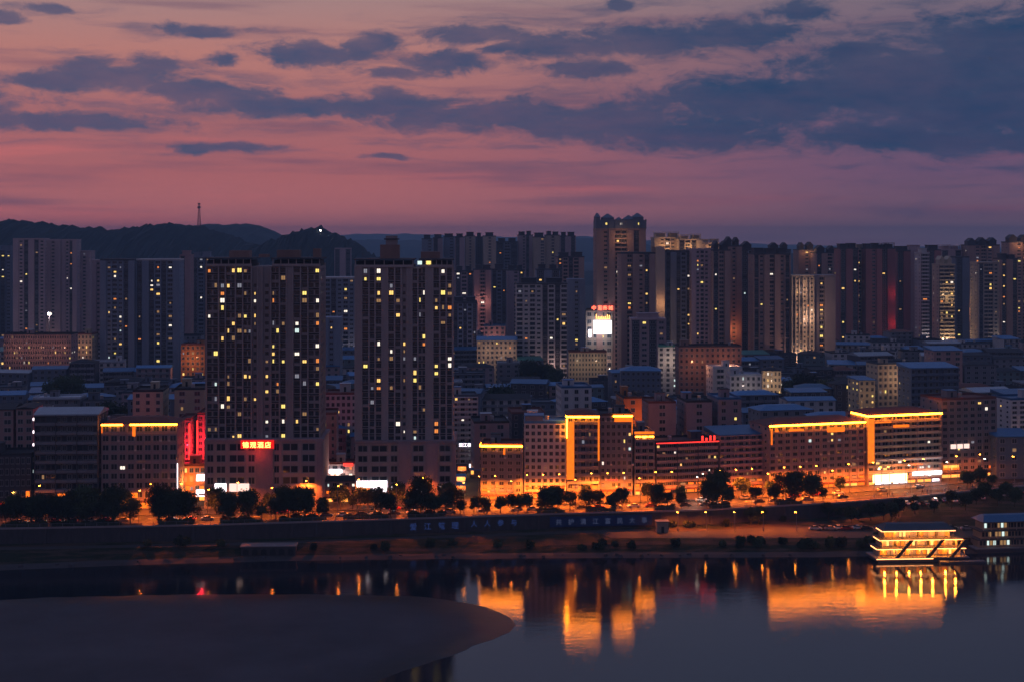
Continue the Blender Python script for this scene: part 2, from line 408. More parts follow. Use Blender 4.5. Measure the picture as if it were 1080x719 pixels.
def block(name, label, cat, px0, px1, ytop, D, rot=8, depth=12, wall='grey', roof=('flat', 'grey'), floors=None, cols=None, style='grid',
          lit=0.04, group=None, z0=0, ww=0.68, wh=0.6, shops=None, clutter=1, cap=100, sidewin=True, slabm=None, ac=0.0, basefl=1, front_off=0.0):
    loc, r, w, zt = frame(px0, px1, ytop, D, rot)
    loc = (loc[0], loc[1], z0); hgt = zt - z0
    root = thing(name, label, cat, loc, r, group)
    wm = W[wall]; floors = floors or max(2, round(hgt / 3.1)); fh = hgt / floors
    cols = cols or max(2, round(w / 3.4)); cw = w / cols
    b = MB(); b.box(-w / 2, w / 2, 0, depth, 0, hgt, wm)
    sd = visible_sides(loc, r)
    if style == 'grid':
        for i in range(cols + 1):
            x = -w / 2 + i * cw; x0 = max(-w / 2, x - .22); x1 = min(w / 2, x + .22)
            b.box(x0, x1, -.28, -.002, fh * basefl, hgt - .003, wm)
        for k in range(basefl, floors + 1):
            b.box(-w / 2, w / 2, -.24, -.002, min(k * fh - .25, hgt - .5), min(k * fh + .15, hgt - .01), slabm or wm)
    b.build('wall', root)
    if style == 'slab':
        for k in range(basefl, floors + 1):
            s_ = MB(); s_.box(-w / 2 + .1, w / 2 - .1, -1.2, -.002, k * fh - .3, k * fh + (.75 if k < floors else 0), slabm or wm)
            s_.build('balcony', root)
        for x in (-w / 2 + .15, -w / 6, w / 6, w / 2 - .15):
            s_ = MB(); s_.box(x - .15, x + .15, -1.3, -.003, 0, hgt - .01, wm); s_.build('pilaster', root)
    roof_part(root, w, depth, hgt, roof[0], RF[roof[1]])
    if roof[0] == 'flat' and clutter: roof_clutter(root, w - 1, depth, hgt, wm, clutter)
    sp = []
    for k in range(basefl if shops else 0, floors):
        for i in range(cols):
            sp.append((-w / 2 + (i + .5) * cw, -.003, k * fh + fh * (1 - wh) * .55, cw * ww, fh * wh, 0))
    if sidewin:
        nc = max(1, round(depth / 5))
        for k in range(1, floors):
            for i in range(nc):
                sp.append((sd * (w / 2 + .003), depth * (i + .5) / nc, k * fh + fh * .28, 1.4, fh * .45, R(90) * sd))
    put_windows(root, sp, lit, cap)
    if ac:
        for (x, y, z, a, h_, rz) in sp:
            if rz == 0 and rnd.random() < ac:
                q = MB(); q.box(x + a * .5 + .05, x + a * .5 + .8, -.75, -.29, z - .1, z + .5, W['white']); q.build('air_conditioner', root)
    if shops:
        n = shops[0]; x = -w / 2
        for i in range(n):
            m = rnd.choice(shops[1]); q = MB()
            x0 = -w / 2 + w * i / n + .25; x1 = -w / 2 + w * (i + 1) / n - .25
            q.box(x0, x1, -.12, -.003, .3, fh * basefl - 1.0, m)
            o = q.build('shopfront', root)
            q = MB(); q.box(x0 - .1, x1 + .1, -1.3, -.003, fh * basefl - .95, fh * basefl - .35, RF['red']); q.build('awning', root)
            if m in (orangeshop, warmshop) and rnd.random() < .75:
                q = MB(); q.box(x0 + .3, x1 - .3, -.42, -.3, fh * basefl + .8, fh * basefl + fh - .9, rnd.choice([orangeshop, orangeshop, LIT[5]])); q.build('window_glow_panel', root)  # glow panels added at random to carry the orange shop light upward
    return root, w, hgt, fh, cw, depth
def strip(root, x0, x1, y0, y1, z0, z1, m, name='neon_strip'):
    b = MB(); b.box(x0, x1, y0, y1, z0, z1, m); return b.build(name, root)
def text(root, s, x, y, z, size, m, name='character', gap=1.15, rz=0.0, sx=1.0):
    for i, ch in enumerate(s):
        if ch == ' ': continue
        o = char_obj(ch, size, 0.06, m, name); o.parent = root
        o.location = (x + math.cos(rz) * i * size * gap, y + math.sin(rz) * i * size * gap, z); o.rotation_euler = (R(90), 0, rz)

# ---------------------------------------------------------------- haze
hz = MB(); HM = bpy.data.materials.new('haze_air'); HM.use_nodes = True
HM.node_tree.nodes.clear()
pv = HM.node_tree.nodes.new('ShaderNodeVolumePrincipled'); ou = HM.node_tree.nodes.new('ShaderNodeOutputMaterial')
HM.node_tree.links.new(pv.outputs[0], ou.inputs['Volume'])
pv.inputs['Color'].default_value = (0.45, 0.72, 1.0, 1); pv.inputs['Density'].default_value = 1.5e-4
hz.box(-9600, 9600, -400, 12600, WZ - 8, 180, HM)
ho = hz.build('haze'); ho['kind'] = 'stuff'

# ---------------------------------------------------------------- terrain, river, bank
def structure(o): o['kind'] = 'structure'; return o
watm = bpy.data.materials.new('river_water'); watm.use_nodes = True
q = G(watm.node_tree); b_ = watm.node_tree.nodes['Principled BSDF']
b_.inputs['Base Color'].default_value = (0.012, 0.016, 0.024, 1); b_.inputs['IOR'].default_value = 1.40; b_.inputs['Roughness'].default_value = 0.025
pos = q.n('ShaderNodeNewGeometry').outputs['Position']
nz = q.m('ADD', q.noise(q.vm('MULTIPLY', pos, (0.45, 1.0, 1)), 1.6, 4, 0.65), q.m('MULTIPLY', q.noise(q.vm('MULTIPLY', pos, (0.03, 0.08, 1)), 1.0, 3, 0.6), 2.0))
nz = q.m('ADD', nz, q.m('MULTIPLY', q.noise(q.vm('MULTIPLY', pos, (0.16, 0.42, 1)), 1.0, 3, 0.55), 1.6))
bp = q.n('ShaderNodeBump'); bp.inputs['Strength'].default_value = 0.5; bp.inputs['Distance'].default_value = 0.028
watm.node_tree.links.new(nz, bp.inputs['Height']); watm.node_tree.links.new(bp.outputs[0], b_.inputs['Normal'])
b = MB(); b.face([(-5000, -300, WZ), (5000, -300, WZ), (5000, 900, WZ), (-5000, 900, WZ)], watm); structure(b.build('river'))
b = MB(); b.face([(-5500, -350, WZ - 4), (5500, -350, WZ - 4), (5500, 1000, WZ - 4), (-5500, 1000, WZ - 4)], mat('river_bed', (0.05, 0.05, 0.05))); structure(b.build('river_bed'))

asph = mat('asphalt', (0.028, 0.027, 0.028), 0.8, 0.3, 0.3, 0.3)
pave = mat('paving', (0.06, 0.052, 0.05), 0.8, 0.3, 0.4)
grass = mat('bank_grass', (0.03, 0.036, 0.018), 0.95, 0.7, 0.15, 0.1, bump=0.8)
gn = G(grass.node_tree); gb = grass.node_tree.nodes['Principled BSDF']; gp = gn.n('ShaderNodeNewGeometry').outputs['Position']
gm = gn.sstep(gn.noise(gn.vm('MULTIPLY', gp, (.05, .22, 1)), 1.0, 6, .65), .44, .6)
gl = gb.inputs['Base Color'].links[0].from_socket
gx = gn.mix(gm, gl, (0.085, 0.058, 0.045, 1)); grass.node_tree.links.new(gx, gb.inputs['Base Color'])
mud = mat('mud_bank', (0.07, 0.06, 0.062), 0.9, 0.5, 0.1)
stone = mat('stone_wall', (0.075, 0.068, 0.075), 0.9, 0.6, 0.25, bump=0.5)
town = mat('city_ground', (0.02, 0.021, 0.024), 0.9, 0.5, 0.03)
sand = mat('wet_sand', (0.066, 0.061, 0.070), 0.8, 0.75, 0.008, 0.2, bump=0.4)
PXS = list(range(-1500, -40, 120)) + list(range(-40, 1140, 12)) + list(range(1140, 2700, 120))
def loft(name, rows, m, kind=True):
    """rows: functions px -> (D, z); builds a strip along the bank"""
    b = MB(); k = b.mid(m)
    for px in PXS:
        for f in rows:
            D, z = f(px); b.v.append((X(px, D), D, z))
    n = len(rows)
    for i in range(len(PXS) - 1):
        for j in range(n - 1):
            a = i * n + j; b.f.append((a, a + n, a + n + 1, a + 1)); b.mi.append(k)
    o = b.build(name)
    return structure(o) if kind else o
def jit(px, s): return math.sin(px * .071 + s * 3) * .5 + math.sin(px * .19 + s) * .5
def terr(px): return max(0.0, min(1.0, (px - 930) / 30))      # raised car terrace at the right
def roadmix(px): return max(0.0, min(1.0, (px - 640) / 60))
loft('shore', [lambda p: (shore(p) - 6, WZ - 1.6), lambda p: (shore(p) - .5, WZ - .12), lambda p: (shore(p) + 2.2, WZ + .55 + .12 * jit(p, 1)), lambda p: (shore(p) + 4.5, WZ + .8)], mud)
loft('riverbank', [lambda p: (shore(p) + 4.5, WZ + .8), lambda p: (shore(p) + 6 + jit(p, 2), WZ + 1.3 + .3 * jit(p, 4)), lambda p: (shore(p) + 9 + jit(p, 3), WZ + 2.3 + .3 * jit(p, 5)),
                    lambda p: (min(edge(p) - 5, 486 + (0 if p > 640 else 0)) if p > 640 else edge(p) - 7, -5.6)], grass)
loft('lower_road', [lambda p: (min(edge(p) - 5, 486) if p > 640 else edge(p) - 7, -5.6), lambda p: (min(edge(p) - 9, 505) if p > 690 else edge(p) - 3, -5.55)], pave)
loft('bank_verge', [lambda p: (min(edge(p) - 9, 505) if p > 690 else edge(p) - 3, -5.55), lambda p: (edge(p) - 5 if p > 690 else edge(p) - 2, -5.2 + 3.2 * terr(p)), lambda p: (edge(p) + .3, -5.0 + 3.2 * terr(p))], grass)
loft('promenade', [lambda p: (edge(p) + .3, 0), lambda p: (edge(p) + 7, 0.0)], pave)
loft('road', [lambda p: (edge(p) + 7, -.12), lambda p: (edge(p) + 19, -.12)], asph)
loft('pavement', [lambda p: (edge(p) + 19, 0), lambda p: (edge(p) + 34, 0.02)], pave)
loft('kerb', [lambda p: (edge(p) + 6.99, -.14), lambda p: (edge(p) + 6.98, .02), lambda p: (edge(p) + 6.7, .02)], mat('kerb_stone', (.3, .3, .3)))
# broken centre line
b = MB(); wp = mat('road_paint', (.6, .6, .58))
for p in range(-40, 1140, 14):
    for q0 in (0,):
        a, c = edge(p) + 13, edge(p + 6) + 13
        b.face([(X(p, a), a, -.115), (X(p + 6, c), c, -.115), (X(p + 6, c + .2), c + .2, -.115), (X(p, a + .2), a + .2, -.115)], wp)
structure(b.build('road_marking'))
b = MB(); k = b.mid(town); far = 13000
for px in PXS: D = edge(px) + 34; b.v += [(X(px, D), D, 0.0)]
n0 = len(b.v); b.v += [(-9400, b.v[0][1], 0), (-9400, 12500, 0), (9400, 12500, 0), (9400, b.v[n0 - 1][1], 0)]
b.f.append(tuple([n0 + 1, n0] + list(range(n0)) + [n0 + 3, n0 + 2])[::-1]); b.mi.append(k)
structure(b.build('ground'))

# embankment wall with coping, lettering, railing
b = thing('embankment_wall', 'long dark stone flood wall along the whole riverfront below the promenade', 'wall', (0, 500, 0), px=540)
w_ = MB(); c_ = MB(); kw = w_.mid(stone); kc = c_.mid(W['taupe'])
for px in PXS:
    D = edge(px); x = X(px, D)
    w_.v += [(X(px, D - .6) - 0, D - .6 - 500, -6.2), (x, D - 500, -.3), (X(px, D + .5), D + .5 - 500, -.3), (X(px, D + .5), D + .5 - 500, -6.2)]
    c_.v += [(X(px, D - .25), D - .25 - 500, -.29), (X(px, D - .25), D - .25 - 500, .25), (X(px, D + .6), D + .6 - 500, .25), (X(px, D + .6), D + .6 - 500, -.29)]
for i in range(len(PXS) - 1):
    for j in range(4):
        for mb, kk in ((w_, kw), (c_, kc)):
            mb.f.append((i * 4 + j, (i + 1) * 4 + j, (i + 1) * 4 + (j + 1) % 4, i * 4 + (j + 1) % 4)); mb.mi.append(kk)
w_.build('wall', b); c_.build('coping', b)
for px in range(-30, 1110, 26):
    q = MB(); D = edge(px); q.prism([(-.5, -1.1, -6), (.5, -1.1, -6), (.5, 0, -6), (-.5, 0, -6)], [(-.4, -.35, -.3), (.4, -.35, -.3), (.4, 0, -.3), (-.4, 0, -.3)], stone); q.build('buttress', b, (X(px, D), D - 500, 0))
def wall_text(s, pxs, m, size, z):
    for ch, px in zip(s, pxs):
        D = edge(px) - .75; o = char_obj(ch, size, .05, m, 'character')
        o.parent = b; o.location = (X(px, D), D - 500, z); o.rotation_euler = (R(90), 0, R(6))
wall_text('爱江管理', [436, 451, 466, 480], bluelt, 2.6, -3.7)
wall_text('人人参与', [500, 514, 528, 542], bluelt, 2.3, -3.2)
bn = thing('banner', 'blue banner with pale characters on the flood wall below the neon buildings', 'banner', (X(634, edge(634) - 1.3), edge(634) - 1.3, -4.4), R(6.5))
q = MB(); bw = 36.5; q.box(-bw / 2, bw / 2, -.06, 0, 0, 3.6, mat('blue_banner_cloth', (.03, .06, .17))); q.build('cloth', bn)
text(bn, '共护清江富民大事', -bw / 2 + 3.2, -.08, .9, 2.2, palelt, gap=1.98)
rl = thing('railing', 'low metal railing along the top of the flood wall', 'railing', (0, 500, .25), px=540)
q = MB(); post = MB(); post.box(-.06, .06, -.06, .06, 0, 1.1, metal); pm = post.mesh('post')
rp = [(X(p, edge(p) + .2), edge(p) + .2 - 500) for p in range(-30, 1115, 12)]
for i, (x, y) in enumerate(rp):
    if i < 100: obj('post', pm, rl, (x, y, 0))
for (x0, y0), (x1, y1) in zip(rp, rp[1:]):
    q.tube((x0, y0, 1.08), (x1, y1, 1.08), .05, .05, metal, 5); q.tube((x0, y0, .6), (x1, y1, .6), .03, .03, metal, 5)
q.build('rail', rl)

# sandbar in the foreground river
SB = [(-500, 668), (-200, 645), (0, 632.5), (100, 628.5), (200, 626.5), (320, 626.5), (400, 627.5), (450, 629.5), (490, 635), (520, 643), (538, 651), (543, 657), (540, 662), (530, 669), (500, 681), (450, 699), (400, 717), (350, 742), (200, 800), (0, 880), (-300, 900), (-600, 850), (-700, 760)]
def onw(px, y): D = (H - WZ) * F / (y - HY); return (X(px, D), D)
from mathutils import noise as mn
ctr = Vector(onw(60, 700)); b = MB(); k = b.mid(sand)
ol = []
for i in range(len(SB)):
    p0, p1, p2, p3 = [Vector(onw(*SB[(i + j) % len(SB)])) for j in (-1, 0, 1, 2)]
    for s in range(8):
        t = s / 8
        ol.append(0.5 * ((2 * p1) + (p2 - p0) * t + (2 * p0 - 5 * p1 + 4 * p2 - p3) * t * t + (3 * p1 - p0 - 3 * p2 + p3) * t ** 3))
TS = [0, .15, .3, .45, .6, .72, .82, .9, .95, 1.0, 1.03]
for t in TS:
    for i, p in enumerate(ol):
        v = ctr + (p - ctr) * (t + (t ** 4) * .004 * mn.fractal(Vector((p.x * .09, p.y * .09, 2)), 1, 2, 4) * 3)
        z = WZ + .02 + .55 * (1 - t ** 3) + .05 * math.sin(v.x * .11 + v.y * .07) * (1 - t) if t <= 1 else WZ - .25
        b.v.append((v.x, v.y, z))
n = len(ol)
for j in range(len(TS) - 1):
    for i in range(n):
        b.f.append((j * n + i, j * n + (i + 1) % n, (j + 1) * n + (i + 1) % n, (j + 1) * n + i)); b.mi.append(k)
o = structure(b.build('sandbar'))
sn = G(sand.node_tree); sb_ = sand.node_tree.nodes['Principled BSDF']; sp_ = sn.n('ShaderNodeNewGeometry').outputs['Position']; sx_ = sn.n('ShaderNodeSeparateXYZ'); sand.node_tree.links.new(sp_, sx_.inputs[0])
edge_n = sn.m('ADD', sx_.outputs[2], sn.m('MULTIPLY', sn.noise(sn.vm('MULTIPLY', sp_, (.06, .16, 0)), 1.0, 5, .6), .28))
wet = sn.sstep(edge_n, WZ + .2, WZ + .48)
sand.node_tree.links.new(sn.mix(wet, (.028, .026, .03, 1), sb_.inputs['Base Color'].links[0].from_socket), sb_.inputs['Base Color'])
sand.node_tree.links.new(sn.m('MULTIPLY_ADD', wet, .35, .45), sb_.inputs['Roughness'])
for p in o.data.polygons: p.use_smooth = True

# hills
from mathutils import noise as mn
def ridge(name, D, depth, pts, m, step, rough, tree):
    b = MB(); k = b.mid(m); x0, x1 = pts[0][0], pts[-1][0]
    nx = int((X(x1, D) - X(x0, D)) / step); ny = 14
    for i in range(nx + 1):
        px = x0 + (x1 - x0) * i / nx; zt = H - (interp(pts, px) - HY) * D / F
        for j in range(ny + 1):
            t = j / ny; yy = D + depth * (t - .5)
            prof = max(0, math.cos((t - .5) * math.pi)) ** .8
            v = Vector((X(px, D) / 160, yy / 160, 3.1))
            z = prof * (zt + rough * mn.fractal(v, 1, 2, 4) * (1 - abs(prof - 1) * .2) * (0.15 if j == ny // 2 else 1))
            z += tree * (mn.noise(Vector((X(px, D) / 9, yy / 9, 1))) + .5 * rnd.uniform(-1, 1)) * (1 if prof > .05 else 0)
            b.v.append((X(px, D), yy, max(-1, z)))
    for i in range(nx):
        for j in range(ny):
            a = i * (ny + 1) + j; b.f.append((a, a + ny + 1, a + ny + 2, a + 1)); b.mi.append(k)
    return structure(b.build(name))
forest = mat('forest_slope', (0.018, 0.027, 0.027), 0.95, 0.6, 0.02, 0.1)
ridge('hill', 2300, 700, [(-420, 246), (-200, 236), (-60, 231), (0, 233), (40, 236), (80, 240), (130, 242), (160, 238), (180, 236), (205, 239), (230, 246), (262, 256), (300, 268), (340, 285), (380, 300)], forest, 3, 8, 7)
ridge('hill', 2000, 500, [(180, 300), (230, 276), (262, 262), (290, 254), (312, 247), (325, 243), (335, 241), (350, 245), (365, 252), (385, 264), (402, 276), (430, 300)], forest, 3, 6, 6)
ridge('hill', 3600, 900, [(100, 262), (150, 244), (175, 237), (200, 238), (235, 237), (265, 237), (282, 241), (296, 250), (320, 262), (360, 285)], forest, 12, 8, 5)
ridge('hill', 6200, 1500, [(200, 262), (330, 256), (365, 253), (400, 254), (440, 254), (480, 260), (560, 258), (600, 251), (630, 252), (700, 262)], forest, 30, 15, 3)
ridge('hill', 10500, 2500, [(-900, 262), (-200, 256), (260, 254), (350, 249), (380, 247), (420, 249), (445, 247), (520, 252), (600, 249), (630, 251), (700, 256), (900, 260), (1100, 262), (1300, 255), (1700, 262)], forest, 60, 20, 3)
ridge('hill', 3300, 900, [(560, 300), (700, 272), (850, 268), (1000, 268), (1200, 262), (1500, 262), (1700, 300)], forest, 14, 10, 5)

# ---------------------------------------------------------------- riverfront buildings
def fd(px, off=31): return edge(px) + off
G_FRONT = 'apartment blocks along the riverfront street'
# far left
block('apartment_block', 'pink block with a gabled end wall, at the far left edge', 'building', -22, 14, 432, fd(0, 52), 6, 16, 'pink', ('gable', 'dark'), 11, 3, 'plain', .06, G_FRONT)
block('apartment_block', 'pink gabled block with a single window column, second from the left edge', 'building', 17, 35, 431, fd(20, 50), 6, 16, 'pink', ('gabley', 'dark'), 11, 2, 'plain', .04, G_FRONT)
block('shop_building', 'low dark shop block with a red lit arcade at the left edge', 'building', -30, 33, 480, fd(5, 30), 4, 14, 'dark', ('flat', 'dark'), 5, 11, 'grid', .03, G_FRONT, shops=(9, [orangeshop, redsign, dark]))
r_, w_, h_, fh, cw, dp = block('apartment_block', 'dark block with long white balcony slabs and a pale curved roof', 'building', 37, 104, 437, fd(60, 30), 4, 15, 'dark', ('gable', 'pale'), 10, 12, 'slab', .04, G_FRONT, slabm=W['grey'], ww=.8, wh=.55, shops=(6, [dark, orangeshop, dark, LIT[5]]))
for k, zz in enumerate((h_ - 2, h_ - 6.5, h_ - 11)):
    q = MB(); q.box(-w_ / 2 - .9, -w_ / 2 - .004, .3, 1.0, zz, zz + .9, whitel); q.build('wall_lamp', r_)
r_, w_, h_, fh, cw, dp = block('apartment_block', 'grey grid-fronted block outlined by a gold roof strip, left of the red-lit alley', 'building', 107, 187, 447, fd(140, 30), 3, 15, 'taupe', ('hip', 'red'), 9, 9, 'grid', .05, G_FRONT, ac=.12, ww=.8, wh=.66, shops=(8, [dark, orangeshop, orangeshop, warmshop]), slabm=W['mauve'])
strip(r_, -w_ / 2, -w_ / 2 + w_ * .28, -.6, -.3, h_ - .3, h_ + .15, gold); strip(r_, -w_ / 2 + w_ * .38, w_ / 2, -.6, -.3, h_ - .3, h_ + .15, gold)
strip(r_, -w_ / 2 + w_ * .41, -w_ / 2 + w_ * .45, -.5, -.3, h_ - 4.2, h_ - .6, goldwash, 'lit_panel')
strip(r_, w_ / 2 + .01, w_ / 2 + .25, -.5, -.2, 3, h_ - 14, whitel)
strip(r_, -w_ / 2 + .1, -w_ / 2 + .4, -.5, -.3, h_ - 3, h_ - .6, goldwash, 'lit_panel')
redwall = W['pink']
def lamp_light(root, loc, power, col, rad=.25, name='lamp_light'):
    l = bpy.data.lights.new(name, 'POINT'); l.energy = power; l.color = col; l.shadow_soft_size = rad
    o = bpy.data.objects.new(name, l); COL.objects.link(o); o.parent = root; o.location = loc; return o
# red-lit alley
ra, w_, h_, fh, cw, dp = block('apartment_block', 'narrow pink block washed by red neon beside the alley', 'building', 188, 201, 443, fd(190, 62), 3, 16, 'pink', ('flat', 'red'), 11, 2, 'grid', .0, G_FRONT, clutter=0)
q = MB(); q.box(w_ / 2 - .5, w_ / 2, -1.6, -1.2, 6, h_ - 1, rednn); q.build('neon_strip', ra); lamp_light(ra, (0, -7, h_ * .62), 5200, (1, .02, .05)); lamp_light(ra, (0, -7, h_ * .3), 2600, (1, .05, .03))
ra, w_, h_, fh, cw, dp = block('apartment_block', 'red-washed block half hidden behind the hotel tower', 'building', 208, 228, 437, fd(210, 66), 3, 16, 'pink', ('flat', 'red'), 12, 3, 'grid', .0, G_FRONT, clutter=0)
q = MB(); q.box(-w_ / 2, -w_ / 2 + .4, -1.4, -1.0, 6, h_ - 2, rednn); q.build('neon_strip', ra); lamp_light(ra, (-w_ * .2, -6, h_ * .65), 5200, (1, .02, .04)); lamp_light(ra, (-w_ * .2, -6, h_ * .3), 2600, (1, .05, .03))
r_, w_, h_, fh, cw, dp = block('shop_building', 'low orange-lit shop building closing the red alley', 'building', 187, 217, 491, fd(200, 44), 3, 10, 'orange', ('flat', 'red'), 4, 5, 'grid', .5, 'shop buildings by the alleys', ww=.8, shops=(4, [orangeshop, warmshop]))
lamp_light(r_, (0, -4, 8), 3200, (1, .25, .03))
q = MB(); q.box(w_ * .2, w_ * .48, -1.2, -.8, 7.6, 10.0, whitel); q.build('lit_sign', r_); q = MB(); q.box(w_ * .18, w_ * .47, -1.2, -.8, 1.8, 4.3, whitel); q.build('lit_sign', r_)

# ---- twin towers
def twin(label, px0, px1, ytop, D, bays, nf, ypod, lit, seedv, notch=None, podpx=None):
    global rnd
    loc, r, w, zt = frame(px0, px1, ytop, D, 2)
    root = thing('tower_block', label, 'tower', loc, r, 'two towers on the riverfront')
    zp = Z(ypod, D); wm = W['fin']; depth = 20; fh = (zt - zp) / nf
    tot = sum(b_[0] for b_ in bays); b = MB(); x = -w / 2
    b.box(-w / 2, w / 2, .6, depth, zp, zt, wm)
    spots = []; edges = []
    for (bw, kind, off) in bays:
        x1 = x + w * bw / tot
        if kind == 's': b.box(x, x1, -.3, .6, zp, zt, wm)
        elif kind in 'gw':
            n = max(1, round((x1 - x) / 1.9)) if kind == 'w' else 1
            for kf in range(nf):
                z = zp + kf * fh
                if (kf + off) % 6 == 0: b.box(x, x1, .05, .6, z - .45, z + .45, wm)
                else: b.box(x, x1, .25, .6, z - .12, z + .25, dark)
                for i in range(n):
                    cw = (x1 - x) / n
                    spots.append((x + (i + .5) * cw, .595, z + .4, cw * .86, fh - .75, 0))
        elif kind == 'n':
            b.box(x, x1, 1.2, 1.3, zp, zt - 4, dark)
            for kf in range(nf - 2): spots.append(((x + x1) / 2, .597, zp + kf * fh + .5, (x1 - x) * .5, 1.5, 0))
        edges.append((x, x1)); x = x1
    for i in range(len(edges) - 1):
        xm = edges[i][1]; b.box(xm - .22, xm + .22, -.75, .6, zp, zt - (.004 * (i % 3 + 1)), wm)
    b.box(-w / 2, -w / 2 + .5, -.75, .59, zp, zt - .002, wm); b.box(w / 2 - .5, w / 2, -.75, .59, zp, zt - .002, wm)
    for sgn in (-1, 1):
        for yy in (4, 9, 14): b.box(sgn * (w / 2) - .15, sgn * (w / 2) + .15, yy, yy + .5, zp, zt - .01, wm)
    b.build('wall', root)
    sd = visible_sides(loc, r)
    for kf in range(nf):
        for yy in (2.4, 7, 12): spots.append((sd * (w / 2 + .003), yy, zp + kf * fh + .6, 1.2, 1.5, R(90) * sd))
    put_windows(root, spots, lit)
    # open roof frame
    b = MB(); segs = [(-w / 2, -w * .1), (w * .08, w / 2)] if notch else [(-w / 2, w * .1), (w * .16, w / 2)]
    for (a, c) in segs:
        b.box(a, c, -.8, .3, zt, zt + .9, wm)
        b.box(a, c, depth - 1, depth, zt, zt + .9, wm)
        b.box(a + .5, c - .5, 2, depth - 2, zt + .01, zt + 2.2, dark)
        b.box(a - .3, c + .3, -1.0, depth + .3, zt + 2.6, zt + 3.1, W['dark'])
        nn = 6
        for i in range(nn + 1):
            xx = a + .3 + (c - a - .6) * i / nn; b.box(xx - .15, xx + .15, -.6, -.3, zt + .9, zt + 2.6, wm)
    b.build('roof', root)
    # podium
    pa, pc = podpx
    loc2, r2, pw, pz = frame(pa, pc, ypod - 1, D - 3, 2)
    inv = Matrix.Rotation(-r, 4, 'Z'); o0 = inv @ (Vector(loc2) - Vector(loc))
    b = MB(); b.box(o0.x - pw / 2, o0.x + pw / 2, o0.y, o0.y + 25, 0, zp, wm)
    b.box(o0.x - pw / 2 - .5, o0.x + pw / 2 + .5, o0.y - .6, o0.y + 25.5, zp + .002, zp + .9, W['mauve'])
    pod = b.build('podium', root)
    return root, w, zt, zp, o0, pw, fh
bays1 = [(6, 'w', 1), (3.2, 'w', 4), (4.6, 'w', 2), (3.4, 'g', 5), (4, 'w', 3), (3, 'n', 0), (2, 's', 0), (4, 'n', 0), (4, 'w', 3), (3.2, 'w', 0), (3, 's', 0), (3.6, 'w', 2), (3.4, 'w', 4), (5.8, 'w', 1)]
T1, w1, zt1, zp1, o1, pw1, fh1 = twin('broad hotel tower with red rooftop-podium sign, left of the two riverfront towers', 217, 338, 281, fd(280, 29), bays1, 23, 464, .27, 3, True, (217, 340))
bays2 = [(3, 's', 0), (3.2, 'w', 1), (2.6, 'g', 4), (3, 'w', 2), (2.4, 's', 0), (3, 'w', 3), (2.8, 'w', 5), (2.6, 'n', 0), (2, 's', 0), (2.6, 'w', 2), (3.4, 'w', 0), (3, 's', 0), (3, 'w', 3), (2.8, 'w', 1), (3, 'w', 4)]
T2, w2, zt2, zp2, o2, pw2, fh2 = twin('slim residential tower with vertical fins and a rooftop block, right of the two riverfront towers', 374, 478, 282, fd(420, 29), bays2, 24, 466, .23, 5, None, (376, 480))
def podium_front(root, o0, pw, zp, lay, litrow, mats):
    nf = 6; fh = zp / nf; tot = sum(a for a, _ in lay); x = o0.x - pw / 2; wm = W['fin']
    b = MB()
    for k in range(nf + 1): b.box(o0.x - pw / 2, o0.x + pw / 2, o0.y - .25, o0.y - .003, max(0, k * fh - .55), min(zp, k * fh + .55), wm)
    xs = [x]
    for a, kd in lay:
        x1 = x + pw * a / tot
        if kd == 's': b.box(x, x1, o0.y - .9, o0.y - .003, 0, zp - .01, W['mauve'])
        else:
            for k in range(nf):
                if k == litrow and mats: me = rnd.choice(mats)
                else: me = WIN[0]
                obj('window', me, root, ((x + x1) / 2, o0.y - .003, k * fh + .6), 0, ((x1 - x) - .8, 1, fh - 1.25))
        x = x1; xs.append(x)
    for i, xx in enumerate(xs):
        b.box(xx - .4, xx + .4, o0.y - .45, o0.y - .26, 0, zp - .02 - .003 * i, wm)
    b.build('facade_frame', root)
LW = [unit_window('window', m) for m in (whitel, whitel, glow('pale_window', (1, .72, .62), 1.3), warmshop)]
podium_front(T1, o1, pw1, zp1, [(1.2, 'w'), (1.6, 'w'), (2.6, 'w'), (1.2, 'w'), (2.2, 's'), (1, 'w'), (2.6, 'w'), (2.2, 'w'), (.7, 's')], 1, [])
q = MB(); q.box(-w1 / 2 + 3.8, -w1 / 2 + 8, o1.y - .5, o1.y - .27, 6.1, 9, whitel); q.build('window_glow_panel', T1)
q = MB(); q.box(-w1 / 2 + 9, -w1 / 2 + 16, o1.y - .5, o1.y - .27, 6.1, 9, glow('pale_window', (1, .72, .62), 1.3)); q.build('window_glow_panel', T1)
podium_front(T2, o2, pw2, zp2, [(1.6, 'w'), (2.6, 'w'), (1.2, 'w'), (1.6, 's'), (1.8, 'w'), (1.6, 's'), (1.8, 'w'), (.4, 's')], 1, [LW[0], LW[0], LW[3]])
q = MB(); q.box(-w2 / 2 + 1, -w2 / 2 + 12, o2.y - .5, o2.y - .27, 6.3, 8.8, whitel); q.build('window_glow_panel', T2)
# hotel sign
sx = X(274, 511) - X(277.5, 511)
q = MB(); q.box(sx - 6.2, sx + 5.6, o1.y - 1.5, o1.y - .91, zp1 - 2.4, zp1 + .6, redsign); sb = q.build('sign', T1)
text(sb, '锦观酒店', sx - 4.4, o1.y - 1.58, zp1 - 1.9, 2.35, signyel, gap=1.12)
lamp_light(sb, (sx, o1.y - 4, zp1 - 4), 500, (1, .05, .02), .5)
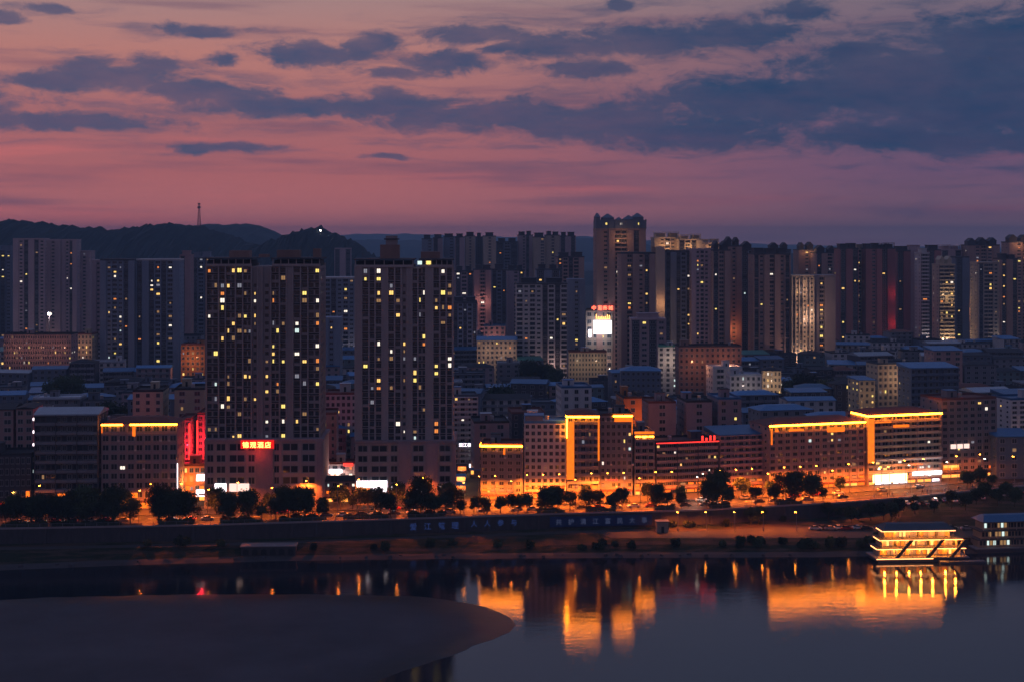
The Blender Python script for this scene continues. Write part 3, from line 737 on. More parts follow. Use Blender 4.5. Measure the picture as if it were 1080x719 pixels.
# roof block of tower two + roof boxes tower one
q = MB(); bx = -w2 / 2 + 13; q.box(bx - 4, bx + 3, 5, 12, zt2 + 3.11, zt2 + 8.2, W['brown']); q.box(bx - 2, bx + 2.2, 6, 11, zt2 + 8.2, zt2 + 11.5, W['taupe']); q.box(bx - 2.6, bx + 2.8, 5.6, 11.4, zt2 + 10, zt2 + 10.5, W['dark'])
q.build('rooftop_block', T2)
q = MB(); q.box(-w2 / 2 + 24, -w2 / 2 + 31, 5, 11, zt2 + 3.11, zt2 + 5.6, W['brown']); q.build('rooftop_block', T2)
for (a, c, hh) in ((-.32, -.14, 2.5), (.1, .3, 2.7), (.42, .48, 3.2), (-.06, .02, 1.2)):
    q = MB(); q.box(w1 * a, w1 * c, 6, 12, zt1 + 3.11, zt1 + 3.1 + hh, W['brown']); q.build('rooftop_block', T1)
q = MB()
for k in range(2): q.box(w2 / 2 - 13 + k * 3.2, w2 / 2 - 11.4 + k * 3.2, -.95, -.82, zt2 + 1.0, zt2 + 2.3, LIT[k and 1 or 4])
q.build('window_glow_panel', T2)

# between / beside the towers
r_, w_, h_, fh, cw, dp = block('apartment_block', 'pink side wall with one window column, in the gap between the two towers', 'building', 331, 355, 437, fd(345, 60), 4, 15, 'pink', ('flat', 'red'), 11, 3, 'plain', .1, G_FRONT, ww=.3, clutter=0)
lamp_light(r_, (4, -9, 5), 2600, (1, .45, .3))
block('apartment_block', 'grey grid block with lit windows behind the pink wall between the towers', 'building', 343, 376, 416, fd(360, 95), 4, 15, 'white', ('flat', 'red'), 12, 6, 'grid', .12, G_FRONT, ww=.6)
r_, w_, h_, fh, cw, dp = block('shop_building', 'low gatehouse with dark sloped roof between the tower podiums', 'building', 343, 376, 507, fd(355, 34), 3, 10, 'taupe', ('gable', 'dark'), 3, 5, 'grid', .2, 'shop buildings by the alleys', shops=(4, [dark, warmshop]))
r_, w_, h_, fh, cw, dp = block('shop_building', 'brightly lit small shop with white sign behind the gatehouse', 'building', 341, 374, 489, fd(355, 52), 3, 8, 'white', ('flat', 'red'), 4, 4, 'grid', .5, 'shop buildings by the alleys', shops=(3, [whitel, warmshop]))
strip(r_, -w_ * .45, w_ * .1, -.8, -.4, h_ - 3.2, h_ - 1.8, whitel, 'lit_sign'); strip(r_, w_ * .15, w_ * .45, -.8, -.4, h_ - .6, h_ + .4, rednn, 'lit_sign')
lamp_light(r_, (0, -4, 5), 1500, (1, .6, .5))
# market lane right of tower two
block('apartment_block', 'white balcony block at the end of the bright market lane', 'building', 472, 504, 418, fd(490, 115), 6, 14, 'white', ('flat', 'grey'), 13, 5, 'slab', .12, G_FRONT, slabm=W['white'], ww=.7)
ms = thing('market_sign', 'white lit characters above the bright market lane', 'sign', (X(495, 600), 600, 0), 0)
q = MB(); q.box(-4.6, -4.2, 0, .4, 0, 8.5, metal); q.box(4.2, 4.6, 0, .4, 0, 8.5, metal); q.build('post', ms)
q = MB(); q.box(-4.8, 4.8, -.2, .2, 8.5, 11, mat('blue_sign_board', (.02, .06, .12))); q.build('board', ms)
text(ms, '滨江夜市街', -3.6, -.25, 8.9, 1.75, whitel, gap=1.02)
for i, (px, D, y, m) in enumerate([(486, 560, 0, warmshop), (487, 585, 0, orangeshop), (501, 575, 0, warmshop), (499, 592, 0, whitel), (486, 540, 0, orangeshop), (490, 612, 0, warmshop)]):
    t = thing('market_stall', ['yellow-lit stall', 'orange-lit stall', 'warm-lit stall', 'white-lit stall', 'front orange-lit stall', 'rearmost warm stall'][i] + ' with a dark awning in the market lane right of the slim tower', 'stall', (X(px, D), D, 0), 0, 'stalls in the market lane')
    q = MB(); q.box(-1.8, 1.8, 0, 2.4, 0, 1.0, W['brown']); q.build('counter', t)
    q = MB(); q.box(-1.7, 1.7, 2.2, 2.4, 1.0, 3.4, m); q.build('lit_back', t)
    q = MB(); q.prism([(-2.1, -.8, 2.9), (-2.1, 2.6, 3.5), (-2.1, 2.6, 3.6), (-2.1, -.8, 3.0)], [(2.1, -.8, 2.9), (2.1, 2.6, 3.5), (2.1, 2.6, 3.6), (2.1, -.8, 3.0)], RF['red'] if i % 2 else RF['blue']); q.build('awning', t)
    lamp_light(t, (0, .5, 2.6), 900, (1, .6, .25) if m is not whitel else (1, .9, .9), .2)

# neon row
r_, w_, h_, fh, cw, dp = block('apartment_block', 'small gold-topped block at the corner of the market lane', 'building', 507, 551, 470, fd(525, 30), -3, 14, 'grey', ('flat', 'red'), 8, 5, 'grid', .05, G_FRONT, ww=.62, shops=(5, [orangeshop, warmshop]), ac=.15)
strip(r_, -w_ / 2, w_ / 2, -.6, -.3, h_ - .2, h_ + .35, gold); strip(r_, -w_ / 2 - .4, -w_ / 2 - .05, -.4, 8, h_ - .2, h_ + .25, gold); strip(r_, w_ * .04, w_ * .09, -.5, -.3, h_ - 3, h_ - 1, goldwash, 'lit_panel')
r_, w_, h_, fh, cw, dp = block('apartment_block', 'white-framed grey block with blue penthouse roof beside the small gold-topped block', 'building', 553, 597, 446, fd(575, 32), 0, 15, 'white', ('flat', 'blue'), 11, 7, 'grid', .06, G_FRONT, ww=.62, shops=(5, [orangeshop, warmshop, orangeshop]), ac=.12)
q = MB(); q.box(-w_ * .48, -w_ * .05, 3, 10, h_ + .1, h_ + 2.4, W['grey']); q.box(-w_ * .5, -w_ * .02, 2.5, 10.5, h_ + 2.4, h_ + 2.7, RF['blue']); q.build('penthouse', r_)
r_, w_, h_, fh, cw, dp = block('apartment_block', 'tall block framed by a orange column and gold eaves, left half of the neon pair', 'building', 598, 632, 438, fd(615, 30), 0, 15, 'grey', ('hip', 'red'), 11, 5, 'slab', .05, G_FRONT, slabm=W['grey'], ww=.75, shops=(3, [LIT[5], orangeshop]))
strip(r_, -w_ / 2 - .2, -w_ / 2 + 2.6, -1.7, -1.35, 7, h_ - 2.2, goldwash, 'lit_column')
strip(r_, -w_ / 2 - .35, -w_ / 2 - .05, -1.2, 9, h_ - .5, h_ + .05, gold); strip(r_, -w_ / 2 - .3, w_ / 2, -1.8, -1.36, h_ - .5, h_ + .05, gold)
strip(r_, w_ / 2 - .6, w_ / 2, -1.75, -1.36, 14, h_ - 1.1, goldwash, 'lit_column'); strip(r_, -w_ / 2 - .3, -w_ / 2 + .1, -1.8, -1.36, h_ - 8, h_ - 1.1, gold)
r_, w_, h_, fh, cw, dp = block('apartment_block', 'tall balcony block with a short gold eave strip, right half of the neon pair', 'building', 633, 667, 438, fd(650, 32), 2, 15, 'grey', ('flat', 'dark'), 11, 6, 'grid', .1, G_FRONT, ww=.65, shops=(5, [LIT[5], orangeshop, warmshop]), ac=.1)
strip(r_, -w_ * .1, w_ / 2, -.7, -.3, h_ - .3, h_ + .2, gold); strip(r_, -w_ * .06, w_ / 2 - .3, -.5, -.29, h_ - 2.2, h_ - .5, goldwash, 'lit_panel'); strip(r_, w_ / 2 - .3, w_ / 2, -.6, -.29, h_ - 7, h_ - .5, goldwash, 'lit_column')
text(r_, '●●●●', -w_ * .3, -.6, 5.6, 1.0, rednn, 'red_light', 1.2)
r_, w_, h_, fh, cw, dp = block('apartment_block', 'low narrow block with a broad yellow parapet, right of the neon pair', 'building', 669, 690, 457, fd(680, 32), 4, 14, 'grey', ('flat', 'grey'), 9, 3, 'slab', .2, G_FRONT, shops=(3, [orangeshop, warmshop]), ww=.7)
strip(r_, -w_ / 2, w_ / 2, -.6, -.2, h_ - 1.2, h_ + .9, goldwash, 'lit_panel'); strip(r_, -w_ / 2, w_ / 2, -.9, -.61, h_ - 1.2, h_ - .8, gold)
r_, w_, h_, fh, cw, dp = block('apartment_block', 'long dark balcony block with a thin red neon roofline', 'building', 691, 757, 466, fd(720, 33), 14, 14, 'dark', ('flat', 'dark'), 8, 11, 'slab', .08, G_FRONT, slabm=W['taupe'], ww=.7, shops=(8, [orangeshop, warmshop, dark]))
strip(r_, -w_ / 2, w_ / 2, -1.5, -1.32, h_ + .1, h_ + .35, rednn)
for dx in (0, 1.6, 3.2, 4.8): strip(r_, w_ / 2 - 7 + dx, w_ / 2 - 6.3 + dx, -1.2, -1, h_ + .6, h_ + 2.4 - (dx == 1.6) * .8, rednn, 'neon_letter')
block('apartment_block', 'dark block with a long blue roof, left of the gold-eaved grid block', 'building', 758, 805, 458, fd(780, 36), 14, 14, 'taupe', ('shed', 'blue'), 9, 7, 'slab', .06, G_FRONT, slabm=W['mauve'], ww=.7, shops=(6, [orangeshop, dark]))
r_, w_, h_, fh, cw, dp = block('apartment_block', 'wide grid-fronted block with a gold eave strip above lit arcades', 'building', 811, 912, 447, fd(812, 31), 17, 16, 'taupe', ('hip', 'red'), 10, 13, 'grid', .05, G_FRONT, ww=.66, wh=.6, shops=(13, [warmshop, warmshop, orangeshop]), cap=100, ac=.1, slabm=W['mauve'])
strip(r_, -w_ / 2, w_ / 2, -.9, -.4, h_ - .1, h_ + .4, gold)
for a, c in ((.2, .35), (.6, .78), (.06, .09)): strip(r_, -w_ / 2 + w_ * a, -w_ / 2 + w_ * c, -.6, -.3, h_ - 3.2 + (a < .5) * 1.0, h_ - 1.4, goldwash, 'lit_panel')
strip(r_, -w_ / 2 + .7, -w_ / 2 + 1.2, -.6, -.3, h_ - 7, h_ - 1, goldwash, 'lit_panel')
r_, w_, h_, fh, cw, dp = block('apartment_block', 'tall balcony block with a glowing orange corner column and gold eaves over white shops', 'building', 914, 991, 437, fd(914, 31), 17, 16, 'taupe', ('hip', 'red'), 11, 10, 'slab', .1, G_FRONT, slabm=W['beige'], ww=.85, shops=(9, [whitel, whitel, warmshop]), cap=100)
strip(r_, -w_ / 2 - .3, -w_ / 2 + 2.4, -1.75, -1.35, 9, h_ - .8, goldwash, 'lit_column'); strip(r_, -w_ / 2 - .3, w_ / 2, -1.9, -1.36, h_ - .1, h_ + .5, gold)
strip(r_, -w_ / 2 - .5, -w_ / 2 - .31, -1.3, 11, h_ - .1, h_ + .5, gold)
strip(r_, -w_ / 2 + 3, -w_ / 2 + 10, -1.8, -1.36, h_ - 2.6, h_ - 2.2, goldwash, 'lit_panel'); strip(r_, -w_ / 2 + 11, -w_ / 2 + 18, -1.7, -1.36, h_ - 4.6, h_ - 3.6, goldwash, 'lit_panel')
q = MB(); q.box(-w_ / 2 + 3, w_ / 2, -2.2, -.1, 9.4, 10.2, W['white']); q.build('canopy', r_)
strip(r_, -w_ / 2 + 2, w_ * .02, -1.6, -1.2, 1.2, 4.3, glow('bright_warm_shop', (1, .66, .25), 4.5, True), 'shopfront'); strip(r_, w_ * .1, w_ / 2, -1.6, -1.2, 3.2, 4.6, whitel, 'lit_sign')
lamp_light(r_, (-w_ * .2, -7, 5), 2000, (1, .6, .3), .5); lamp_light(r_, (w_ * .3, -7, 5), 1300, (1, .75, .7), .5)
r_, w_, h_, fh, cw, dp = block('apartment_block', 'tall unlit grid block right of the gold-eaved corner block', 'building', 993, 1051, 421, fd(993, 34), 15, 16, 'taupe', ('flat', 'red'), 12, 8, 'grid', .09, G_FRONT, ww=.66, shops=(6, [warmshop, dark, LIT[5]]))
strip(r_, -w_ / 2 + .3, -w_ / 2 + 7, -1.4, -1, 4.4, 5.4, warmshop, 'lit_sign')
for i in range(3): strip(r_, -w_ / 2 + 4 + i * 3, -w_ / 2 + 6.4 + i * 3, -.5, -.3, 11.8, 13.6, glow('pale_window', (1, .72, .62), 1.3), 'window_glow_panel')
block('apartment_block', 'lower grey block with three lit windows, near the right edge', 'building', 1037, 1066, 468, fd(1040, 30), 14, 12, 'taupe', ('flat', 'blue'), 8, 5, 'grid', .2, G_FRONT, ww=.6)
r_, w_, h_, fh, cw, dp = block('apartment_block', 'white block at the far right edge above lit shops', 'building', 1066, 1130, 421, fd(1066, 42), 12, 15, 'white', ('flat', 'blue'), 14, 8, 'grid', .05, G_FRONT, ww=.62, shops=(6, [whitel, warmshop]))
strip(r_, -w_ / 2, w_ / 2, -1, -.5, 5, 6.2, glow('pink_sign', (1, .35, .5), 2.2, True), 'lit_sign')
lamp_light(r_, (-w_ * .3, -6, 5), 2200, (1, .55, .45), .5)

# second line just behind
SEC = [(500, 537, 446, 575, 'mauve', 'pinkish gable-end block with two window columns behind the market lane corner', ('flat', 'dark'), 2), (658, 677, 420, 560, 'orange', 'orange-lit plain block rising behind the neon pair', ('flat', 'dark'), 1),
       (684, 713, 425, 575, 'mauve', 'pale gable wall with a dark stain and one window column', ('flat', 'red'), 1), (724, 751, 424, 578, 'mauve', 'pale gable wall with a narrow window column, centre one of three', ('flat', 'dark'), 1),
       (757, 782, 421, 582, 'mauve', 'pale gable wall with two window columns beside the blue roof', ('flat', 'blue'), 2), (140, 172, 413, 590, 'cream', 'cream gable wall with four window columns behind the gold-topped grid block', ('flat', 'dark'), 3),
       (184, 216, 411, 590, 'cream', 'cream gable wall behind the red-lit alley', ('flat', 'dark'), 2), (592, 624, 409, 640, 'white', 'pale grey block with a dark window bay behind the neon pair', ('flat', 'blue'), 3),
       (540, 575, 436, 600, 'dark', 'dark block with a red terrace roof behind the white-framed block', ('flat', 'red'), 4)]
for (a, c, y, D, wl, lb, rf, nc) in SEC:
    r_, w_, h_, fh, cw, dp = block('apartment_block', lb, 'building', a, c, y, D, 6, 18, wl, rf, None, nc, 'plain', .05, 'gable-ended blocks behind the riverfront row', ww=.25 if nc == 1 else .4)
    if wl == 'orange': lamp_light(r_, (3, -8, h_ - 8), 2800, (1, .22, .03))

# ---------------------------------------------------------------- mid-city landmarks
def uplight(root, x, y, z, p, c): return lamp_light(root, (x, y, z), p, c, .4)
MIDL = [
 (4, 75, 353, 900, 0, 'pink', ('flat', 'dark'), 5, 14, 'grid', .12, 'long dim peach-lit block at the left under the hillside towers', (1, .5, .3), 4050),
 (78, 97, 353, 940, 0, 'cream', ('flat', 'red'), 4, 5, 'grid', .1, 'small peach-lit block beside the long one, left of the dark-blue towers', (1, .5, .3), 2250),
 (191, 216, 364, 860, 0, 'orange', ('flat', 'red'), 6, 5, 'grid', .2, 'orange-lit block immediately left of the hotel tower', (1, .4, .15), 4050),
 (503, 545, 359, 940, 0, 'cream', ('shed', 'blue'), 4, 9, 'grid', .08, 'white-lit long block with a blue roof under the pink towers', (1, .62, .45), 4050),
 (510, 533, 344, 1000, 0, 'pink', ('flat', 'blue'), 7, 4, 'plain', .1, 'pink-lit block behind the white-lit long block', (1, .5, .4), 3150),
 (600, 640, 372, 900, 0, 'cream', ('flat', 'red'), 2, 12, 'grid', .0, 'long low cream wall-lit hall below the white screen', (1, .7, .45), 3150),
 (694, 722, 366, 860, -6, 'white', ('flat', 'green'), 5, 4, 'grid', .3, 'white-lit block with a green roof and square windows', (1, .72, .55), 3600),
 (716, 782, 366, 800, 2, 'brown', ('flat', 'dark'), 6, 6, 'plain', .05, 'broad orange-lit block with a central dark slot', (1, .36, .16), 5400),
 (804, 824, 391, 760, -8, 'cream', ('hip', 'dark'), 4, 5, 'grid', .35, 'lit cream block with a pitched roof on the hill crest', (1, .66, .4), 3150),
 (770, 803, 396, 740, 0, 'white', ('flat', 'pale'), 3, 6, 'grid', .05, 'low white block left of the lit cream block', (1, .8, .7), 1125),
 (926, 968, 384, 760, 12, 'cream', ('flat', 'grey'), 4, 8, 'grid', .1, 'warm floodlit block behind the gold-eaved corner block', (1, .6, .35), 4050),
 (906, 923, 401, 720, 10, 'cream', ('shed', 'blue'), 3, 3, 'plain', .5, 'tiny lit shed-roofed house left of the floodlit block', (1, .6, .3), 1350),
 (960, 1010, 388, 700, 10, 'slate', ('shed', 'blue'), 6, 8, 'slab', .08, 'blue-grey balcony block right of the warm floodlit block', None, 0),
 (985, 1015, 370, 800, 6, 'pink', ('shed', 'blue'), 4, 3, 'plain', .1, 'pink block with blue roof and grille window on the right', None, 0),
 (655, 697, 391, 740, -2, 'slate', ('hip', 'blue'), 3, 8, 'plain', .02, 'low blue-white block with a row of square windows in the centre', None, 0),
 (752, 783, 388, 780, 8, 'white', ('flat', 'pale'), 4, 2, 'plain', .05, 'pale blank-walled block beside the orange-lit block', None, 0),
]
for (a, c, y, D, rot, wl, rf, fl, nc, sty, lt, lb, colr, pw) in MIDL:
    r_, w_, h_, fh, cw, dp = block('lit_block' if colr else 'apartment_block', lb, 'building', a, c, y, D, rot, 14, wl, rf, None, nc * (2 if c - a > 60 else 1), sty, lt, 'floodlit blocks in the old town' if colr else 'blue-grey blocks in the old town', ww=.5)
    if colr:
        n = max(1, round(w_ / 16))
        for i in range(n): uplight(r_, -w_ / 2 + w_ * (i + .5) / n, -9, h_ * .75, pw / n * .55, colr)

# mall with big screen and red sign
r_, w_, h_, fh, cw, dp = block('mall', 'shopping mall with a bright white screen under red rooftop characters', 'building', 618, 646, 328, 1000, -4, 20, 'beige', ('flat', 'dark'), 9, 4, 'plain', .1, None, clutter=0)
q = MB(); q.box(-w_ * .22, w_ * .46, -.8, -.3, h_ - 16, h_ - 6.5, screen); q.box(-w_ * .1, -w_ * .04, -.9, -.81, h_ - 12.6, h_ - 11.8, mat('screen_mark', (.3, .35, .4))); q.box(-w_ * .13, -w_ * .02, -.9, -.81, h_ - 11, h_ - 10.6, mat('screen_mark', (.3, .35, .4))); q.build('screen', r_)
q = MB(); q.box(-w_ * .4, -w_ * .3, -.7, -.3, h_ - 18.5, h_ - 13, whitel); q.build('lit_panel', r_)
text(r_, '中国商城', -w_ * .2, -.4, h_ + .8, 3.4, glow('mall_red_letter', (1, .12, .06), 6), gap=1.15)
q = MB(); q.box(-w_ * .35, w_ * .5, .3, .6, h_ + .9, h_ + 1.2, metal); q.box(-w_ * .35, w_ * .5, .3, .6, h_ + 3.6, h_ + 3.8, metal); q.build('sign_frame', r_)
q = MB(); z0 = h_ - 5.4
for i, hh in enumerate((3.2, 1.6, 1.4, 1.8, 1.3, 1.6, 2.8, 2.4)): q.box(-w_ * .12 + i * w_ * .07, -w_ * .12 + i * w_ * .07 + .45, -.5, -.3, z0, z0 + hh, signyel)
q.box(-w_ * .12, w_ * .4, -.5, -.3, z0 - .3, z0, signyel); q.build('neon_script', r_)
lamp_light(r_, (0, -8, h_ - 12), 6000, (1, .9, .95), 1.5)

# ---------------------------------------------------------------- high-rise skyline
G_SKY = 'high-rise towers of the skyline'
UM = {}
def high(label, px0, px1, ytop, D, rot=4, wall='mauve', pat='wbwwbw', fh=3.0, depth=16, lit=.05, cap='box', capn=2, cmat=None, up=None, band=None, z0=0, group=G_SKY, winw=.62):
    loc, r, w, zt = frame(px0, px1, ytop, D, rot)
    root = thing('high_rise', label, 'tower', loc, r, group)
    wm = WH[wall]; hh = zt - (4.5 if cap != 'flat' else 0); nf = max(4, int(hh / fh)); fh = hh / nf
    n = len(pat); cw = w / n; b = MB(); b.box(-w / 2, w / 2, .8, depth, 0, hh, wm); sp = []
    vis0 = max(0, int(nf * .12))
    for i, ch in enumerate(pat):
        x0 = -w / 2 + i * cw; x1 = x0 + cw
        if ch == 's': b.box(x0, x1, -1.1, .8, 0, hh - .01 - .002 * i, wm)
        elif ch == 'w':
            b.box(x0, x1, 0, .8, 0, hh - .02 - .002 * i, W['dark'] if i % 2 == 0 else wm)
            b.box(x0 - .3, x0 + .35, -.9, -.002, 0, hh - .4 - .003 * i, wm); b.box(x1 - .35, x1 + .3, -.85, -.002, 0, hh - .5 - .003 * i, wm)
            for k in range(nf): sp.append(((x0 + x1) / 2, -.003, k * fh + fh * .28, cw * winw, fh * .5, 0))
        else:
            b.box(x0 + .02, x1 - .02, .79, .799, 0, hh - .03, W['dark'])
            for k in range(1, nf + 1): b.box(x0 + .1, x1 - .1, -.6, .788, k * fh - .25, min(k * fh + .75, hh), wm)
            for k in range(nf): sp.append(((x0 + x1) / 2, .787, k * fh + .85, cw * .82, fh * .6, 0))
    sd = visible_sides(loc, r)
    b.box(sd * w / 2 - .3 * (sd > 0), sd * w / 2 + .3 * (sd < 0), .8, 2.2, 0, hh - .1, wm)
    b.box(-.1 + sd * (w / 2), .1 + sd * (w / 2), depth * .45, depth * .6, 0, hh - .2, wm)
    for k in range(nf):
        for yy in (depth * .3, depth * .8): sp.append((sd * (w / 2 + .003), yy, k * fh + fh * .3, 1.3, fh * .42, R(90) * sd))
    if band:
        for zf in band: b.box(-w / 2 - .2, w / 2 + .2, -.8, depth + .2, hh * zf, hh * zf + .9, wm)
    b.build('wall', root)
    put_windows(root, sp, lit * 1.7)
    cm = W[cmat] if cmat else wm
    if cap == 'flat':
        b = MB(); b.box(-w / 2 - .2, w / 2 + .2, -.5, depth + .2, hh + .002, hh + 1.2, cm); b.build('parapet', root)
    else:
        b = MB(); b.box(-w / 2 - .3, w / 2 + .3, -.6, depth + .3, hh + .002, hh + 1.0, cm); b.build('parapet', root)
        for i in range(capn):
            b = MB(); c = -w / 2 + w * (i + .5) / capn; hw = w / capn * rnd.uniform(.26, .4); t = rnd.uniform(2.6, 3.5)
            b.box(c - hw, c + hw, depth * .2, depth * .7, hh + 1.0, hh + 1 + t, cm)
            if cap == 'frame':
                for a in (-1, 1):
                    b.box(c + a * hw - .25, c + a * hw + .25, -.3, .2, hh + 1, hh + t + 1.6, cm)
                b.box(c - hw - .6, c + hw + .6, -.5, depth * .75, hh + t + 1.6, hh + t + 2.0, cm)
            elif cap == 'gable':
                b.prism([(c - hw - .4, depth * .15, hh + 1 + t), (c + hw + .4, depth * .15, hh + 1 + t), (c, depth * .15, hh + t + 4.2)], [(c - hw - .4, depth * .75, hh + 1 + t), (c + hw + .4, depth * .75, hh + 1 + t), (c, depth * .75, hh + t + 4.2)], cm)
            else: b.box(c - hw - .4, c + hw + .4, depth * .15, depth * .75, hh + 1 + t, hh + 1.4 + t, cm)
            b.build('penthouse', root)
    if up:
        for (fx, z, p, c) in up: uplight(root, -w / 2 + w * fx, -7, z, p, c)
    return root, w, hh
WARM = (1, .5, .22); SOFT = (1, .62, .5)
# hillside, far left
high('dark tower cut by the left edge of the skyline', -12, 12, 259, 1250, 4, 'slate', 'wbww', lit=.06)
high('mauve tower with scattered lit windows, leftmost of the hillside trio', 14, 47, 253, 1200, 4, 'mauve', 'swwsww', lit=.09, cap='flat')
high('mauve tower, middle of the hillside trio', 48, 64, 254, 1210, 4, 'mauve', 'sws', lit=.04, cap='flat', up=[(.3, 6, 1200, SOFT)])
high('mauve tower with ribbed front, third of the hillside group', 65, 81, 254, 1215, 4, 'mauve', 'swws', lit=.05, cap='flat')
high('shorter mauve tower at the right end of the hillside group', 82, 96, 266, 1230, 4, 'mauve', 'sws', lit=.03, cap='flat')
high('slim pale tower just left of the twin dark-blue towers', 97, 106, 276, 990, 4, 'mauve', 'sw', lit=.02, cap='flat')
high('dark-blue tower with balcony stack, left one of the twin dark-blue towers', 106, 142, 275, 950, 3, 'slate', 'swbwws', lit=.10, cap='flat', cmat='dark', depth=18)
high('dark-blue tower with pale eave, right one of the twin dark-blue towers', 144, 189, 275, 955, 3, 'slate', 'wswbwbs', lit=.10, cap='flat', cmat='white', depth=18)
high('slim red-brown tower between the dark-blue towers and the hotel tower', 190, 201, 264, 1100, 4, 'pink', 'ws', lit=.02, cap='box', capn=1)
high('grey-blue tower behind the left shoulder of the hotel tower', 202, 222, 266, 1150, 4, 'slate', 'wbw', lit=.08)
high('slate tower top seen just above the hotel tower roof', 232, 262, 272, 1300, 4, 'slate', 'wbw', lit=.05)
# between the towers
high('pale narrow tower standing against the dark round hill', 353, 370, 263, 1500, 4, 'mauve', 'wsw', lit=.02, cap='flat')
high('lit-windowed slate tower in the gap between the two riverfront towers', 336, 374, 294, 1000, 4, 'slate', 'wbwwbw', lit=.12, cap='flat', cmat='white', up=[(.8, 8, 3600, (1, .75, .7))])
high('low dark-blue slab in front of the lit-windowed slate tower', 340, 359, 337, 850, 2, 'slate', 'sws', lit=.04, cap='flat')
# far ridge row, centre
FAR = [(445, 456, 248, 'slate', 'dark narrow', 'sw'), (457, 467, 247, 'mauve', 'plain mauve', 'ws'), (468, 479, 246, 'slate', 'dark-capped', 'sw'), (480, 490, 246, 'mauve', 'shadowy mauve', 'ws'), (491, 501, 245, 'beige', 'pale beige', 'sws'), (502, 509, 246, 'slate', 'very narrow slate', 'w'),
       (510, 523, 245, 'beige', 'bright ribbed beige', 'sws'), (524, 546, 251, 'slate', 'broad lower slate', 'wbw'), (547, 562, 244, 'mauve', 'twin-pinnacled mauve', 'swws'), (563, 575, 246, 'beige', 'pale-fronted', 'sw'), (576, 590, 244, 'beige', 'capped beige', 'sws'), (591, 607, 245, 'mauve', 'broad-capped end', 'wsw')]
for i, (a, c, y, wl, ds, pt) in enumerate(FAR):
    high(ds + ' tower in the far centre row, ' + ['first', 'second', 'third', 'fourth', 'fifth', 'sixth', 'seventh', 'eighth', 'ninth', 'tenth', 'eleventh', 'last'][i] + ' from its left end', a, c, y, 1420 + (i % 3) * 12, 4, wl, pt, lit=.06, cap='box', capn=1 + (c - a > 13), cmat='dark', depth=18)
MIDH = [
 (480, 499, 281, 1150, 'mauve', 'wbw', .06, 'mauve balcony tower right behind the slim riverfront tower', None),
 (500, 518, 279, 1140, 'pink', 'sbs', .05, 'rosy tower with white balcony stack right of the slim riverfront tower', [(.6, 12, 3600, (1, .45, .35)), (.5, 45, 1600, (1, .45, .35))]),
 (519, 534, 279, 1160, 'slate', 'wbw', .03, 'dark slate tower between the rosy tower and the wide grid tower', None),
 (535, 553, 280, 1180, 'mauve', 'sww', .16, 'mauve tower with yellow windows left of the wide grid tower', None),
 (478, 503, 313, 1000, 'slate', 'wbwbw', .06, 'short grey-blue tower at the shoulder of the slim riverfront tower', None),
 (588, 616, 266, 1180, 'brown', 'wbwbs', .1, 'brown tower with dark stepped top behind the wide grid tower', None),
 (566, 590, 279, 1120, 'slate', 'wsw', .1, 'slate tower with three yellow roof lights behind the wide grid tower', None),
]
for (a, c, y, D, wl, pt, lt, lb, up) in MIDH: high(lb, a, c, y, D, 4, wl, pt, lit=lt, up=up, capn=1 if c - a < 16 else 2, cmat='dark')
high('wide grid-fronted tower with white balconies in the centre of the skyline', 545, 598, 293, 950, 2, 'white', 'bwbwwbwb', lit=.05, cap='box', capn=2, cmat='dark', depth=22, up=[(.3, 10, 2080, SOFT), (.7, 10, 2080, SOFT)])
high('dark side wing attached right of the wide grid-fronted tower', 599, 617, 296, 985, 2, 'slate', 'sws', lit=.06, cap='flat')
# the tall crowned tower
r_, w_, hh = high('tallest tower of the skyline, brown shaft under a dark blue stepped crown', 629, 681, 243, 1000, 3, 'brown', 'swsbbsws', lit=.05, cap='flat', depth=20, up=[(.5, 96, 1040, WARM), (.15, 10, 1040, SOFT)])
cr = MB(); z = hh + 1.2
cr.box(-w_ / 2, w_ / 2, -.6, 19, z, z + 6.0, W['slate'])
for i in range(9):
    x = -w_ / 2 + w_ * i / 8; cr.box(x - .4, x + .4, -1.1, -.61, z, z + 6.6, W['slate'])
for (a, c, t) in ((-.5, -.42, 10), (-.36, -.14, 9.5), (.08, .28, 8.5), (.26, .46, 10), (-.1, .06, 7.0)):
    cr.box(w_ * a, w_ * c, 1, 16, z + 6.0, z + t - 2, W['slate'])
    m_ = (a + c) / 2 * w_; hw = (c - a) / 2 * w_
    cr.prism([(m_ - hw - .3, .6, z + t - 2), (m_ + hw + .3, .6, z + t - 2), (m_ + hw + .3, 16.4, z + t - 2), (m_ - hw - .3, 16.4, z + t - 2)], [(m_ - .4, 7, z + t + 1), (m_ + .4, 7, z + t + 1), (m_ + .4, 9, z + t + 1), (m_ - .4, 9, z + t + 1)], W['slate'])
cr.build('crown', r_)
for x in (-.3, .0, .36): obj('window', LWIN[1 if x else 2], r_, (w_ * x, -.62, z + 2.4), 0, (1.4, 1, 1.8))
